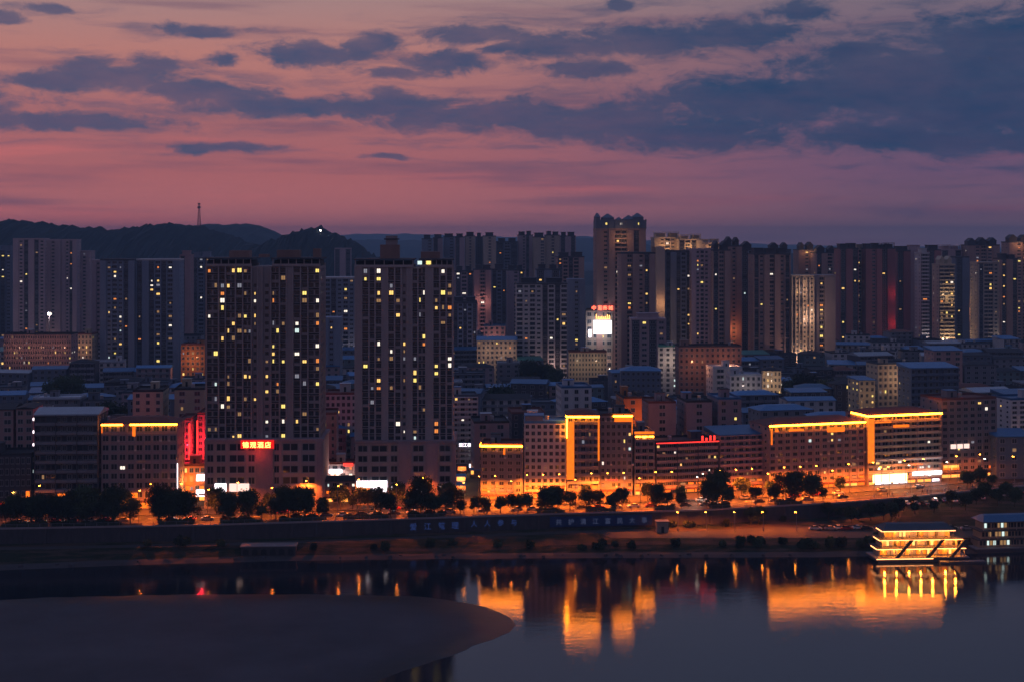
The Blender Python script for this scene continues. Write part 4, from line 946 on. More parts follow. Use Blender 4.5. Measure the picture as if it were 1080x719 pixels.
RH = [
 (655, 691, 268, 930, 'brown', 'sbswws', .07, 'broad brown tower overlapping the foot of the crowned tower', None, 'flat'),
 (692, 701, 262, 1000, 'beige', 's', .0, 'very slim beige tower edge lit from below beside the crowned tower', [(.5, 15, 2800, WARM), (.5, 50, 1600, WARM)], 'flat'),
 (690, 718, 246, 1250, 'cream', 'swbws', .05, 'floodlit-topped cream tower, first right of the crowned tower', [(.4, 88, 2800, WARM)], 'frame'),
 (716, 741, 248, 1240, 'cream', 'wbws', .05, 'floodlit-topped cream tower with a stepped frame roof, second right of the crowned tower', [(.5, 88, 2800, WARM)], 'frame'),
 (740, 760, 252, 1260, 'beige', 'sbs', .04, 'cream-topped tower, third right of the crowned tower', [(.5, 86, 1800, WARM)], 'box'),
 (702, 729, 266, 1010, 'slate', 'wswbw', .08, 'dark slate tower with scattered white windows in the front line', None, 'flat'),
 (729, 752, 264, 1005, 'mauve', 'swbws', .07, 'plain mauve tower with a lit stair column in the front line', None, 'flat'),
 (752, 770, 258, 1000, 'brown', 'wbs', .03, 'brown tower with a dark balcony stack in the front line', None, 'gable'),
 (766, 782, 254, 1050, 'brown', 'sws', .02, 'brown tower glowing orange at its foot', [(.4, 8, 6400, (1, .3, .1)), (.3, 28, 2000, (1, .3, .1))], 'gable'),
 (782, 796, 258, 1080, 'slate', 'wb', .06, 'narrow slate tower left of the banded brown tower', None, 'gable'),
 (795, 833, 262, 1000, 'brown', 'wwsbsww', .02, 'broad brown tower with horizontal bands', None, 'box'),
 (812, 834, 259, 1300, 'slate', 'wbw', .03, 'slate tower top behind the banded brown tower', None, 'gable'),
 (842, 860, 259, 1260, 'brown', 'sws', .10, 'brown tower with glowing top windows above the floodlit office', [(.5, 85, 1000, WARM)], 'gable'),
 (861, 884, 262, 1240, 'brown', 'wsbw', .10, 'brown tower right of the one above the floodlit office', None, 'gable'),
 (886, 905, 257, 1180, 'red', 'wsw', .04, 'dark red tower at the left end of the red terrace', None, 'box'),
 (903, 914, 258, 1190, 'beige', 'bw', .25, 'thin tower with a column of lit stair windows in the red terrace', None, 'box'),
 (913, 930, 257, 1180, 'red', 'sws', .03, 'dark red tower right of the lit stair column', None, 'box'),
 (928, 944, 257, 1185, 'red', 'ws', .04, 'red tower edged with red glow, right end of the first red terrace', [(.9, 25, 1040, (1, .06, .06)), (.9, 50, 720, (1, .06, .06))], 'frame'),
 (946, 960, 260, 1230, 'red', 'ws', .04, 'maroon tower with pale top, left of the curved balcony tower', None, 'box'),
 (960, 973, 259, 1235, 'mauve', 'sw', .04, 'mauve tower between the maroon tower and the white stair column', None, 'box'),
 (972, 980, 262, 1200, 'white', 'b', .15, 'thin white balcony column tower in the right skyline', [(.5, 10, 2000, (1, .8, .75))], 'box'),
 (979, 992, 259, 1235, 'red', 'ws', .03, 'maroon tower right of the thin white balcony column', None, 'box'),
 (991, 1007, 274, 1150, 'cream', 'bbb', .15, 'cream tower with full-width lit balconies in the right skyline', [(.5, 14, 4800, (1, .65, .35)), (.5, 50, 2000, (1, .65, .35))], 'gable'),
 (993, 1014, 259, 1290, 'mauve', 'wsw', .06, 'mauve tower behind the cream balcony tower', None, 'frame'),
 (1008, 1022, 272, 1260, 'slate', 'ws', .03, 'slate tower filling the gap right of the cream balcony tower', None, 'flat'),
 (1021, 1054, 254, 1280, 'brown', 'swbws', .06, 'tall brown tower with rounded crown near the right edge', [(.2, 30, 2000, WARM)], 'gable'),
 (1032, 1053, 278, 1120, 'beige', 'wbbw', .12, 'beige balcony tower in front of the tall brown tower', [(.3, 6, 6400, (1, .8, .6)), (.8, 6, 3600, (1, .85, .7))], 'flat'),
 (1056, 1073, 268, 1200, 'brown', 'wsw', .08, 'brown tower with warm windows beside the right edge', None, 'box'),
 (1064, 1100, 251, 1300, 'brown', 'swbws', .1, 'tall lit-topped tower cut by the right edge', [(.3, 92, 1600, WARM)], 'gable'),
]
for (a, c, y, D, wl, pt, lt, lb, up, cp) in RH:
    high(lb, a, c, y, D, 5, wl, pt, lit=lt, up=up, cap=cp, capn=1 if c - a < 16 else (2 if c - a < 30 else 3), cmat='dark' if wl in ('slate', 'brown', 'red') else None, band=(.3, .55, .8) if 'bands' in lb else None)
high('grey stepped office below the crowned tower', 666, 702, 330, 900, 0, 'mauve', 'wwww', lit=.05, cap='box', capn=1, fh=3.4)
r_, w_, hh = high('floodlit white office block with a full window grid', 835, 858, 292, 1000, 14, 'cream', 'wwwwww', lit=.12, cap='flat', depth=18, up=[(.3, 12, 6000, (1, .6, .42)), (.7, 40, 4000, (1, .6, .42)), (.5, 60, 2000, (1, .6, .42))], winw=.7)
high('taupe tower with green stair lights joined right of the floodlit office', 858, 881, 292, 1010, 0, 'taupe', 'sbss', lit=.25, cap='flat', depth=18)

# ---------------------------------------------------------------- old-town fabric
ANCH = [(36, 'the pink gables'), (106, 'the balconied block'), (187, 'the gold-topped grid block'), (217, 'the red alley'), (340, 'the hotel tower'), (374, 'the tower gap'), (480, 'the slim tower'), (506, 'the market lane'), (552, 'the small gold-topped block'), (597, 'the white-framed block'), (668, 'the neon pair'), (690, 'the yellow parapet block'), (757, 'the red neon roofline'), (806, 'the long blue roof'), (862, 'the gold-eaved arcade'), (914, 'the wide gold-eaved block'), (992, 'the glowing corner column'), (1051, 'the unlit grid block'), (9999, 'the right-edge white block')]
def anchor(px):
    for lim, s in ANCH:
        if px <= lim: return s
ROWW = ['first', 'second', 'third', 'fourth', 'fifth', 'sixth', 'seventh', 'eighth', 'ninth', 'tenth', 'eleventh', 'twelfth', 'thirteenth', 'fourteenth', 'fifteenth']
TAKEN = [(a - 2, c + 2, D) for (a, c, y, D, *_r) in MIDL] + [(616, 660, 1000), (655, 702, 915), (545, 617, 960), (104, 191, 955), (833, 883, 1005)] + [(a, c, D) for (a, c, y, D, *_r) in SEC]
NUMW = {2: 'two', 3: 'three', 4: 'four', 5: 'five', 6: 'six', 7: 'seven', 8: 'eight', 9: 'nine'}
rr = random.Random(21)
D = 578.0; row = 0; WN = ['grey', 'mauve', 'slate', 'dark', 'slate', 'white', 'dark', 'teal', 'grey', 'slate', 'dark', 'white']
while D < 1130 and row < 14:
    px = -14 + rr.uniform(0, 12)
    while px < 1090:
        wm_ = rr.uniform(13, 25); pw = wm_ * F / D
        d = D + rr.uniform(-8, 8)
        clash = any(a < px + pw and c > px and abs(d - dd) < 26 for a, c, dd in TAKEN)
        hgt = rr.uniform(12, 21) + (4 if rr.random() < .12 else 0) - (3 if 560 < px < 720 and D > 700 else 0)
        if D < 640 and (215 < px + pw and px < 220): clash = clash
        hidden = D < 860 and ((px > 218 and px + pw < 338) or (px > 375 and px + pw < 478))
        if D < 660 and 478 < px + pw and px < 508: clash = True
        if not clash and not hidden and rr.random() < .93:
            y = HY + (H - hgt) * F / d; fl = max(3, round(hgt / 3.1)); wl = rr.choice(WN)
            rk = rr.choices([('shed', 'blue'), ('gable', 'blue'), ('hip', 'blue'), ('flat', 'grey'), ('gable', 'dark'), ('hip', 'dark'), ('flat', 'dark'), ('hip', 'red'), ('flat', 'pale'), ('gable', 'pale'), ('shed', 'green')], [5, 5, 4, 6, 3, 3, 2, 1.2, 2, 1.4, 1])[0]
            side = 'behind ' + anchor(px + pw / 2)
            wn = {'dark': 'dark grey', 'slate': 'slate blue', 'teal': 'teal grey'}.get(wl, wl)
            lb = f"{NUMW.get(fl, 'tall')}-storey {wn} block, {RFW[rk[1]]} {rk[0]} roof, {ROWW[row]} row {side}"
            block('town_block', lb, 'building', px, px + pw, y, d, rr.choice([2, 6, 8, 12, -10, 16, 5]), rr.uniform(10, 15), wl, rk, fl, max(3, round(wm_ / 4.2)), rr.choice(['plain', 'plain', 'grid', 'slab']), .035, 'old-town blocks behind the riverfront', ww=.45, slabm=W['grey'], sidewin=D < 800)
        px += pw + rr.choice([1, 3, 5, 12]) * 600 / D
    D += 30 + row * 2.4; row += 1

# ---------------------------------------------------------------- trees
leafm = mat('leaf_green', (0.045, 0.065, 0.025), 0.8, 0.6, 0.3, 0.2, rand=.3)
barkm = mat('bark', (0.09, 0.065, 0.045), 0.9)
def tree_mesh(seed, rad, hgt, n):
    q = random.Random(seed); t = MB()
    t.tube((0, 0, 0), (.1, 0, hgt * .35), .22, .15, barkm, 7)
    for i in range(6):
        a = i * 1.05 + q.random(); p1 = (math.cos(a) * rad * .55, math.sin(a) * rad * .55, hgt * q.uniform(.55, .8)); t.tube((.1, 0, hgt * .33), p1, .11, .03, barkm, 5)
    t.tube((.1, 0, hgt * .34), (0, .1, hgt * .85), .14, .04, barkm, 6)
    c = MB(); k = c.mid(leafm); cl = []
    for i in range(16):
        a = q.uniform(0, 6.28); e = q.uniform(-.5, 1); rr_ = rad * q.uniform(.35, .72)
        cl.append((math.cos(a) * rr_ * math.cos(e), math.sin(a) * rr_ * math.cos(e), hgt * .56 + math.sin(e) * hgt * .36, rad * q.uniform(.28, .48)))
    for i in range(n):
        cx, cyy, cz, cr = q.choice(cl); v = Vector((q.gauss(0, 1), q.gauss(0, 1), q.gauss(0, .8))).normalized() * cr * q.uniform(.4, 1.38)
        p = Vector((cx, cyy, cz)) + v; s = q.uniform(.16, .34); u = Vector((q.gauss(0, 1), q.gauss(0, 1), q.gauss(0, 1))).normalized(); w2_ = u.orthogonal().normalized(); 
        n0 = len(c.v); c.v += [tuple(p + u * s), tuple(p + w2_ * s), tuple(p - u * s), tuple(p - w2_ * s)]; c.f.append((n0, n0 + 1, n0 + 2, n0 + 3)); c.mi.append(k)
    return t.mesh('trunk'), c.mesh('crown')
TM = [tree_mesh(1, 3.4, 8.5, 2600), tree_mesh(2, 2.6, 7.5, 1900), tree_mesh(3, 4.6, 10.5, 3800), tree_mesh(4, 2.0, 6.0, 1300)]
TD = ['rounded leafy tree', 'slender leafy tree', 'large spreading dark tree', 'small young tree']
def hedge(px0, px1):
    D0 = edge((px0 + px1) / 2) + 2.2; L = X(px1, edge(px1)) - X(px0, edge(px0)); sl = math.atan2(edge(px1) - edge(px0), L); q_ = random.Random(int(px0))
    c = MB(); k = c.mid(leafm); n = int(L * 130)
    for i in range(n):
        x = q_.uniform(-L / 2, L / 2); hh_ = 1.5 + .7 * math.sin(x * .9 + px0) * math.sin(x * .37)
        p = Vector((x, q_.uniform(-.9, .9), q_.uniform(.15, hh_))); s = q_.uniform(.14, .3); u = Vector((q_.gauss(0, 1), q_.gauss(0, 1), q_.gauss(0, 1))).normalized(); v = u.orthogonal().normalized(); n0 = len(c.v)
        c.v += [tuple(p + u * s), tuple(p + v * s), tuple(p - u * s), tuple(p - v * s)]; c.f.append((n0, n0 + 1, n0 + 2, n0 + 3)); c.mi.append(k)
    o = c.build('hedge', None, (X((px0 + px1) / 2, D0), D0, 0), rz=sl)
    tag(o, 'clipped uneven hedge on the promenade before ' + anchor((px0 + px1) / 2), 'hedge', 'hedges along the promenade', (px0 + px1) / 2, D0)
for a_, c_ in ((2, 50), (54, 128), (168, 205), (232, 275), (294, 345), (362, 410), (430, 470), (566, 596), (618, 650), (690, 712), (748, 770), (818, 846)): hedge(a_, c_)
def tree(px, D, k, where, s=1.0, z=0.0, group='street trees along the riverfront'):
    t = thing('street_tree' if z >= -.5 else 'bank_tree', TD[k] + ' ' + where, 'tree', (X(px, D), D, z), rnd.uniform(0, 6), group)
    t.scale = (s, s, s * rnd.uniform(.9, 1.1))
    obj('trunk', TM[k][0], t); obj('crown', TM[k][1], t)
PT = [(22, 0), (34, 2), (48, 2), (62, 2), (78, 2), (92, 2), (106, 0), (118, 2), (168, 2), (182, 2), (196, 0), (228, 3), (243, 1), (262, 3), (276, 1), (291, 0), (304, 2), (322, 0), (341, 1), (372, 3), (388, 1), (402, 0), (412, 1), (432, 0), (444, 2), (458, 1), (470, 0), (486, 3),
      (500, 1), (514, 3), (528, 1), (541, 0), (556, 0), (574, 2), (588, 2), (601, 0), (618, 1), (630, 0), (644, 1), (656, 0), (692, 2), (704, 0), (718, 1), (748, 2), (756, 2), (768, 1), (782, 0), (797, 0), (812, 0), (826, 2), (838, 2), (849, 0), (868, 3), (1020, 1), (1032, 0), (1046, 3)]
rt = random.Random(3)
PT += [(px_ + rt.uniform(-4, 4), rt.choice([0, 0, 1, 2])) for px_ in list(range(8, 215, 12)) + list(range(225, 480, 19)) + list(range(480, 905, 34))]
for px, k in PT:
    D_ = edge(px) + rnd.choice([4.6, 5.2, 20.5])
    if k == 2: D_ = edge(px) + 5
    if abs(px - 150) < 8 or abs(px - 219) < 6 or abs(px - 672) < 6 or 728 < px < 745: continue
    tree(px, D_, k, ('on the promenade' if D_ < edge(px) + 10 else 'beside the shops') + ' before ' + anchor(px), rnd.uniform(.85, 1.15) * (.78 if 480 < px < 905 and abs(px - 835) > 12 and abs(px - 752) > 8 else 1))
for px, D_, k in [(500, 700, 2), (512, 720, 0), (526, 712, 2), (560, 870, 2), (572, 880, 2), (585, 872, 0), (850, 780, 2), (862, 790, 0), (838, 800, 2), (875, 770, 2), (120, 660, 2), (136, 655, 0), (60, 760, 2), (74, 770, 2), (980, 850, 2), (990, 860, 2), (940, 880, 2), (955, 890, 0), (20, 640, 0), (700, 640, 0), (815, 640, 2), (1070, 640, 2)]:
    tree(px, D_, k, 'among the old-town roofs behind ' + anchor(px), 1.9, 0, 'trees among the old-town roofs')
def bankz(p, D_):
    s = shore(p); e = 486 if p > 640 else edge(p) - 7
    return WZ + .8 + (D_ - s - 4.5) / max(1, e - s - 4.5) * 2.6 - .3
bushm = [tree_mesh(31 + i, 1.5 + .3 * i, 2.6, 900) for i in range(2)]
for i in range(56):
    px = rnd.uniform(600, 1010) if i < 44 else rnd.uniform(150, 600); D_ = shore(px) + rnd.uniform(6, 11)
    if i % 4 == 0 and px > 700: D_ = edge(px) - rnd.uniform(2, 5)
    z = bankz(px, D_) if D_ < 484 else -5.6 + (3 * terr(px) if D_ > edge(px) - 5 else 0)
    t = thing('bush', 'rounded dark bush on the grassy bank below ' + anchor(px), 'bush', (X(px, D_), D_, z), rnd.uniform(0, 6), 'bushes on the river bank')
    t.scale = (1, 1, rnd.uniform(.7, 1.2)); obj('stem', bushm[i % 2][0], t); obj('foliage', bushm[i % 2][1], t)
for px, of_ in [(792, 4), (800, 4), (874, 4), (885, 4), (1040, 9), (1060, 11), (905, 9), (918, 12), (932, 15), (948, 19), (965, 22), (985, 25), (1004, 20), (1018, 26), (1030, 17), (1052, 24), (1070, 30), (898, 14), (940, 24)]: tree(px, edge(px) - of_, (int(px) % 2) * 3, 'on the lower bank below ' + anchor(px), .8, -5.2 + 3 * terr(px), 'trees on the lower bank')

# ---------------------------------------------------------------- street lamps
def lampm(h, m):
    p = MB(); p.tube((0, 0, 0), (0, 0, h), .12, .07, metal, 8); p.tube((0, 0, 0), (0, 0, .8), .18, .16, metal, 8)
    a = MB(); a.tube((0, 0, h), (0, 1.6, h + .45), .06, .04, metal, 6)
    hd = MB(); hd.box(-.22, .22, 1.2, 2.1, h + .36, h + .52, metal); 
    bb = MB(); bb.box(-.2, .2, 1.25, 2.05, h + .22, h + .35, m)
    return p.mesh('pole'), a.mesh('arm'), hd.mesh('lamp_head'), bb.mesh('bulb')
LA = lampm(10, bulb); LB = lampm(10, bulbw); LC = lampm(6, bulb)
def lamp(px, D, where, pw, white=False, z=0.0, rz=0.0, small=False, group='street lamps along the riverfront road, some added for glow'):
    L = LB if white else (LC if small else LA); h = 6 if small else 10
    t = thing('street_lamp', ('white' if white else 'orange sodium') + ' street lamp ' + where, 'street lamp', (X(px, D), D, z), rz, group)
    obj('pole', L[0], t); obj('arm', L[1], t); hh_ = obj('lamp_head', L[2], t); obj('bulb', L[3], hh_)
    l = bpy.data.lights.new('lamp_light', 'SPOT'); l.energy = pw; l.color = (1, .17, .012) if not white else (1, .8, .6); l.shadow_soft_size = .2
    l.spot_size = R(152); l.spot_blend = .5; o_l = bpy.data.objects.new('lamp_light', l); COL.objects.link(o_l); o_l.parent = t; o_l.location = (0, 1.65, h + .15)
LP_ = [(12, 0, 10000), (40, 1, 6000), (146, 0, 32000), (158, 1, 24000), (190, 1, 8000), (219, 0, 32000), (250, 1, 10000), (286, 0, 28000), (322, 1, 18000), (356, 0, 24000), (378, 1, 12000), (418, 0, 24000), (446, 1, 10000), (489, 0, 28000)]
LP_ += [(px_, k_ % 2 if k_ % 4 else 1, 42000) for k_, px_ in enumerate(range(505, 905, 17)) if not 722 < px_ < 745]  # dense row, extra lamps added to strengthen orange glow on lower facades
LP_ += [(922, 1, 24000), (938, 0, 14000), (955, 1, 14000), (975, 1, 9000), (1010, 1, 9000), (1035, 1, 5000)]  # right end, lamps added to wash the balcony block in orange
for px, far_, pw_ in LP_:
    o_ = edge(px) + (20.5 if far_ else 8.0)
    lamp(px, o_, ('beside the shops' if far_ else 'by the kerb') + ' before ' + anchor(px), pw_)  # LP_ mixes the road's own lamps with those added for orange glow
lamp(736, edge(736) + 8, 'by the kerb in front of the red neon roofline', 5200, True); lamp(742, edge(742) + 15, 'beside the shops in front of the red neon roofline', 3000, True)
for px in (930, 960, 1000, 1040, 1070): lamp(px, edge(px) + 8, 'on the raised promenade in front of ' + anchor(px), 700, px % 20 == 0)
for px in (715, 745, 775, 805, 840): lamp(px, 497, 'added over the lower road below ' + anchor(px), 7000, False, -5.5, 0, True, 'lamps added to light the lower river road')  # lamps and poles added to lay an orange stripe of light here
lamp(982, edge(982) - 7, 'over the raised car park below the corner column block', 900, True, -2)
rl2 = random.Random(5)
for i in range(46):
    px = rl2.uniform(4, 1076); D_ = rl2.uniform(600, 1080)
    lamp(px, D_, 'among the old-town roofs behind ' + anchor(px), rl2.choice([500, 1200, 2500]), rl2.random() < .5, rl2.uniform(0, 0), rl2.choice([0, 3.14]), False, 'street lamps in the old town')
fl_ = thing('floodlight', 'bright white floodlight mast under the hillside towers at the left', 'floodlight', (X(52, 1150), 1150, 0)); q = MB(); q.tube((0, 0, 0), (0, 0, 34), .5, .3, metal, 8); q.build('mast', fl_); q = MB(); q.box(-1.2, 1.2, -.5, .2, 34, 35.6, bulbw); q.build('lamp_head', fl_); lamp_light(fl_, (0, -2, 34), 9000, (1, .75, .75), 1)

# ---------------------------------------------------------------- cars
def car_proto(col, nm):
    pm = mat(nm, col, .3, .1, 1, .6)
    hs = [(-2.15, .55, .55), (-2.2, .3, .8), (-2.1, .28, .95), (-1.7, .26, 1.02), (-1.0, .24, 1.05)]
    b = MB()
    prof = [(-2.2, .35), (-2.2, .85), (-1.95, .98), (-1.2, 1.02), (1.0, 1.05), (1.9, .95), (2.2, .72), (2.2, .35)]
    b.prism([(x, -.86, z) for x, z in prof], [(x, .86, z) for x, z in prof], pm)
    rf = [(-1.55, 1.03), (-1.05, 1.44), (.35, 1.48), (1.15, 1.04)]
    b.prism([(x * .86, -.62, z + .004 * (i in (1, 2))) for i, (x, z) in enumerate(rf)], [(x * .86, .62, z + .004 * (i in (1, 2))) for i, (x, z) in enumerate(rf)], pm)
    c = MB(); c.prism([(x, -.70, z) for x, z in rf], [(x, .70, z) for x, z in rf], glass)
    c.f = c.f; body = b.mesh('body'); cab = c.mesh('window')
    w = MB(); w.tube((0, -.11, 0), (0, .11, 0), .33, .33, mat('tyre', (.02, .02, .02)), 14); wh = w.mesh('wheel')
    rm = MB(); rm.tube((0, -.125, 0), (0, .125, 0), .19, .19, metal, 10); rim = rm.mesh('rim')
    hl = MB(); hl.box(-.03, .03, -.22, .22, -.08, .08, glow('headlight', (1, .9, .8), .9)); hl = hl.mesh('headlight')
    tl = MB(); tl.box(-.03, .03, -.2, .2, -.07, .07, glow('taillight', (1, .05, .02), .6)); tl = tl.mesh('taillight')
    return body, cab, wh, rim, hl, tl
CARC = [((.6, .6, .6), 'white'), ((.03, .03, .035), 'black'), ((.3, .31, .33), 'silver'), ((.35, .03, .03), 'red'), ((.04, .08, .2), 'blue')]
CP = [car_proto(c, n + '_paint') for c, n in CARC]
PROTO = [None] * 5
def car(px, D, z, k, where, rz):
    k %= 5; lb = CARC[k][1] + ' hatchback parked ' + where; loc = (X(px, D), D, z)
    if PROTO[k]: return copytree(PROTO[k], loc, rz, lb)
    body, cab, wh, rim, hl, tl = CP[k]
    t = thing('parked_car', lb, 'car', loc, rz, 'cars parked along the river'); PROTO[k] = t
    obj('body', body, t); obj('window', cab, t)
    for x in (-1.35, 1.4):
        for y in (-.78, .78): ww_ = obj('wheel', wh, t, (x, y, .33)); obj('rim', rim, ww_)
    for y in (-.6, .6): obj('headlight', hl, t, (2.2, y, .66)); obj('taillight', tl, t, (-2.2, y, .74))
    return t
rc = random.Random(11); kc_ = 0
px = 22
while px < 900:
    sl_ = math.atan2(edge(px + 5) - edge(px), X(px + 5, edge(px + 5)) - X(px, edge(px)))
    if rc.random() < .72: car(px, edge(px) + 8.6, -.11, rc.choice([0, 1, 1, 2, 2, 3, 4]), 'at the kerb before ' + anchor(px), sl_ + (math.pi if rc.random() < .5 else 0))
    px += rc.uniform(15.5, 21)
px = 30
while px < 990:
    sl_ = math.atan2(edge(px + 5) - edge(px), X(px + 5, edge(px + 5)) - X(px, edge(px)))
    if rc.random() < .45: car(px, edge(px) + 17.3, -.11, rc.choice([0, 1, 2, 2, 3, 4]), 'on the shop side before ' + anchor(px), sl_)
    px += rc.uniform(17, 30)
for i in range(14):
    px = 956 + i * 10.0; car(px, edge(px) - 4 - (i % 3) * 2.2, -2.0, [0, 2, 1, 0, 4][i % 5], 'in the raised car park below ' + anchor(px), R(80 + 20 * rc.random()))
for i, px in enumerate((860, 868, 876, 885, 893, 905, 914, 935, 957, 968, 990, 1003, 1020)): car(px, 499 + (i % 2) * 1.2, -5.53, [0, 1, 2, 0, 3][i % 5], 'added over the lower road below ' + anchor(px), R(rc.uniform(-8, 8)))

# ---------------------------------------------------------------- restaurant boats
def boat(label, px0, px1, D, rot, decks, lit):
    loc, r, L, _z = frame(px0, px1, 560, D, rot)
    loc = (loc[0], loc[1], WZ); t = thing('restaurant_boat', label, 'boat', loc, r, 'restaurant boats moored at the right bank')
    hm = mat('boat_hull', (.08, .09, .12), .5); wd = W['beige']; wb = 9.0; h = MB()
    a = [(-L / 2 + 1.5, 0, -.6), (L / 2 - 1.5, 0, -.6), (L / 2 - .5, wb, -.6), (-L / 2 + .5, wb, -.6)]
    c = [(-L / 2 - .6, -.4, 1.2), (L / 2 + .8, -.4, 1.2), (L / 2 + .8, wb + .4, 1.2), (-L / 2 - .6, wb + .4, 1.2)]
    h.prism(a, c, hm); h.box(-L / 2 - .4, L / 2 + .6, -.35, wb + .3, 1.2, 1.45, W['grey']); h.build('hull', t)
    dh = 2.9; z = 1.46; nm = pinkneon if lit else LIT[6]
    for k in range(decks):
        ins = .6 + k * .9; x0, x1 = -L / 2 + ins, L / 2 - ins * 1.1 - (1.5 if k == decks - 1 else 0)
        q = MB(); q.box(x0 + 1.0, x1 - 1.0, 1.5 + k * .2, wb - 1, z, z + dh - .25, W['beige']); dk = q.build('cabin', t)
        q = MB(); n = int((x1 - x0) / 1.3)
        for i in range(n):
            xa = x0 + 1.3 + (x1 - x0 - 2.6) * i / n; m_ = rnd.choice([orangeshop, LIT[5], LIT[5], goldwash, LIT[0], LIT[5], dark, goldwash]) if lit else (rnd.choice([LIT[5], LIT[4], glass, glassb]) if xa < -L * .12 else glassb)
            w_ = MB(); w_.box(xa, xa + .8, 1.38 + k * .2, 1.49 + k * .2, z + .6, z + dh - .7, m_); w_.build('window', dk)
        for i in range(int((x1 - x0) / 2.8) + 1):
            xx = x0 + .2 + (x1 - x0 - .4) * i / int((x1 - x0) / 2.8); q = MB(); q.box(xx - .08, xx + .08, .1 + k * .1, .26 + k * .1, z, z + dh - .25, wd); q.build('post', t)
        q = MB(); q.box(x0 - .3, x1 + .3, -.15 + k * .1, wb, z + dh - .24, z + dh, W['dark']); q.build('deck', t)
        q = MB(); q.box(x0, x1, .05 + k * .1, .1 + k * .1, z + .9, z + 1.0, wd); q.box(x0, x1, .05 + k * .1, .1 + k * .1, z + .45, z + .5, wd); q.build('railing', t)
        if lit:
            q = MB(); q.box(x0 - .2, x1 + .2, -.35 + k * .1, -.16 + k * .1, z + dh - .22, z + dh - .02, nm); q.build('neon_strip', t)
            q = MB(); q.box(x0 - .5, x0 - .31, -.3 + k * .1, 6, z + dh - .22, z + dh - .02, nm); q.build('neon_strip', t)
            for fx in (-.4, -.27, -.13, 0, .13, .27, .38): lamp_light(t, (L * fx, .7, z + dh - .6), 850, (1, .27, .02), .3)
        z += dh
    q = MB(); x0, x1 = -L / 2 + 2.4, L / 2 - 3.6
    q.prism([(x0, .3, z), (x1, .3, z), (x1, wb, z), (x0, wb, z)], [(x0 + 2, 3.4, z + 1.7), (x1 - 2, 3.4, z + 1.7), (x1 - 2, wb - 3, z + 1.7), (x0 + 2, wb - 3, z + 1.7)], RF['grey'] if lit else RF['blue']); q.build('roof', t)
    if lit:
        q = MB(); q.box(-L / 2, L * .12, -.6, -.42, 1.0, 1.2, nm); q.build('neon_strip', t)
        for xa in (-.30, .04, .3):     # outside stairs between the decks
            q = MB(); q.prism([(L * xa, -.9, 1.5), (L * xa + 1.2, -.9, 1.5), (L * xa + 1.2, -.2, 1.5), (L * xa, -.2, 1.5)], [(L * xa + 5, -.9, 7.2), (L * xa + 6.2, -.9, 7.2), (L * xa + 6.2, -.2, 7.2), (L * xa + 5, -.2, 7.2)], W['dark']); q.build('stair', t)
        q = MB(); q.box(L / 2 - 10, L / 2 + 5, -3.4, -1.0, -.3, .6, hm); q.build('pontoon', t)
    return t
boat('three-decked floating restaurant outlined in gold and pink neon', 924, 1020, 464, 4, 3, True)
boat('dim blue-roofed floating restaurant with a few greenish lights at the right edge', 1030, 1120, 478, 8, 3, False)

# people on the right-hand promenade
def person_mesh(seed):
    q = random.Random(seed); st = q.uniform(.12, .3); ar = q.uniform(-.15, .25)
    V = [(0, 0, .95), (0, 0, 1.2), (0, 0, 1.42), (0, 0, 1.52), (0, -.02, 1.66), (-.1, st, .5), (-.1, st * .9 + .03, .08), (-.1, st - .12, .03), (.1, -st, .5), (.1, -st * .9 + .05, .08), (.1, -st - .12, .03),
         (-.19, 0, 1.4), (-.25, ar, 1.12), (-.24, ar - .1, .88), (.19, 0, 1.4), (.25, -ar, 1.12), (.24, -ar - .12, .88)]
    E = [(0, 1), (1, 2), (2, 3), (3, 4), (0, 5), (5, 6), (6, 7), (0, 8), (8, 9), (9, 10), (2, 11), (11, 12), (12, 13), (2, 14), (14, 15), (15, 16)]
    RD = [.14, .15, .13, .055, .1, .075, .045, .04, .075, .045, .04, .06, .042, .035, .06, .042, .035]
    me = bpy.data.meshes.new('person'); me.from_pydata(V, E, []); o = bpy.data.objects.new('person', me); COL.objects.link(o)
    md = o.modifiers.new('skin', 'SKIN'); 
    for i, rd in enumerate(RD): me.skin_vertices[0].data[i].radius = (rd, rd)
    me.skin_vertices[0].data[0].use_root = True
    o.modifiers.new('sub', 'SUBSURF').levels = 1; bpy.context.view_layer.update()
    m2 = bpy.data.meshes.new_from_object(o.evaluated_get(bpy.context.evaluated_depsgraph_get())); bpy.data.objects.remove(o)
    m2.materials.clear(); m2.name = 'person'; return m2
pms = [(person_mesh(1), 'white shirt', (.5, .5, .5)), (person_mesh(2), 'dark clothes', (.04, .04, .05)), (person_mesh(3), 'blue top', (.07, .12, .3))]
for m_, d_, c_ in pms: m_.materials.append(mat('cloth_' + d_.replace(' ', '_'), c_))
hairm = mat('dark_hair', (.02, .016, .014)); q = MB(); q.prism([(.1 * math.cos(a), .11 * math.sin(a), 1.68) for a in [i * math.pi / 4 for i in range(8)]], [(.05 * math.cos(a), .05 * math.sin(a), 1.79) for a in [i * math.pi / 4 for i in range(8)]], hairm); hair = q.mesh('hair')
for i, px in enumerate((922, 936, 941, 957, 973, 978, 996, 1011, 1026, 1044, 1058)):
    me, ds, _c = pms[i % 3]; D_ = edge(px) + 2 + (i % 3) * 1.4
    o = obj('person', me, None, (X(px, D_), D_, 0), rz=rnd.uniform(0, 6)); tag(o, 'person in ' + ds + ' walking on the promenade before ' + anchor(px), 'person', 'people on the promenade', px, D_); obj('hair', hair, o)
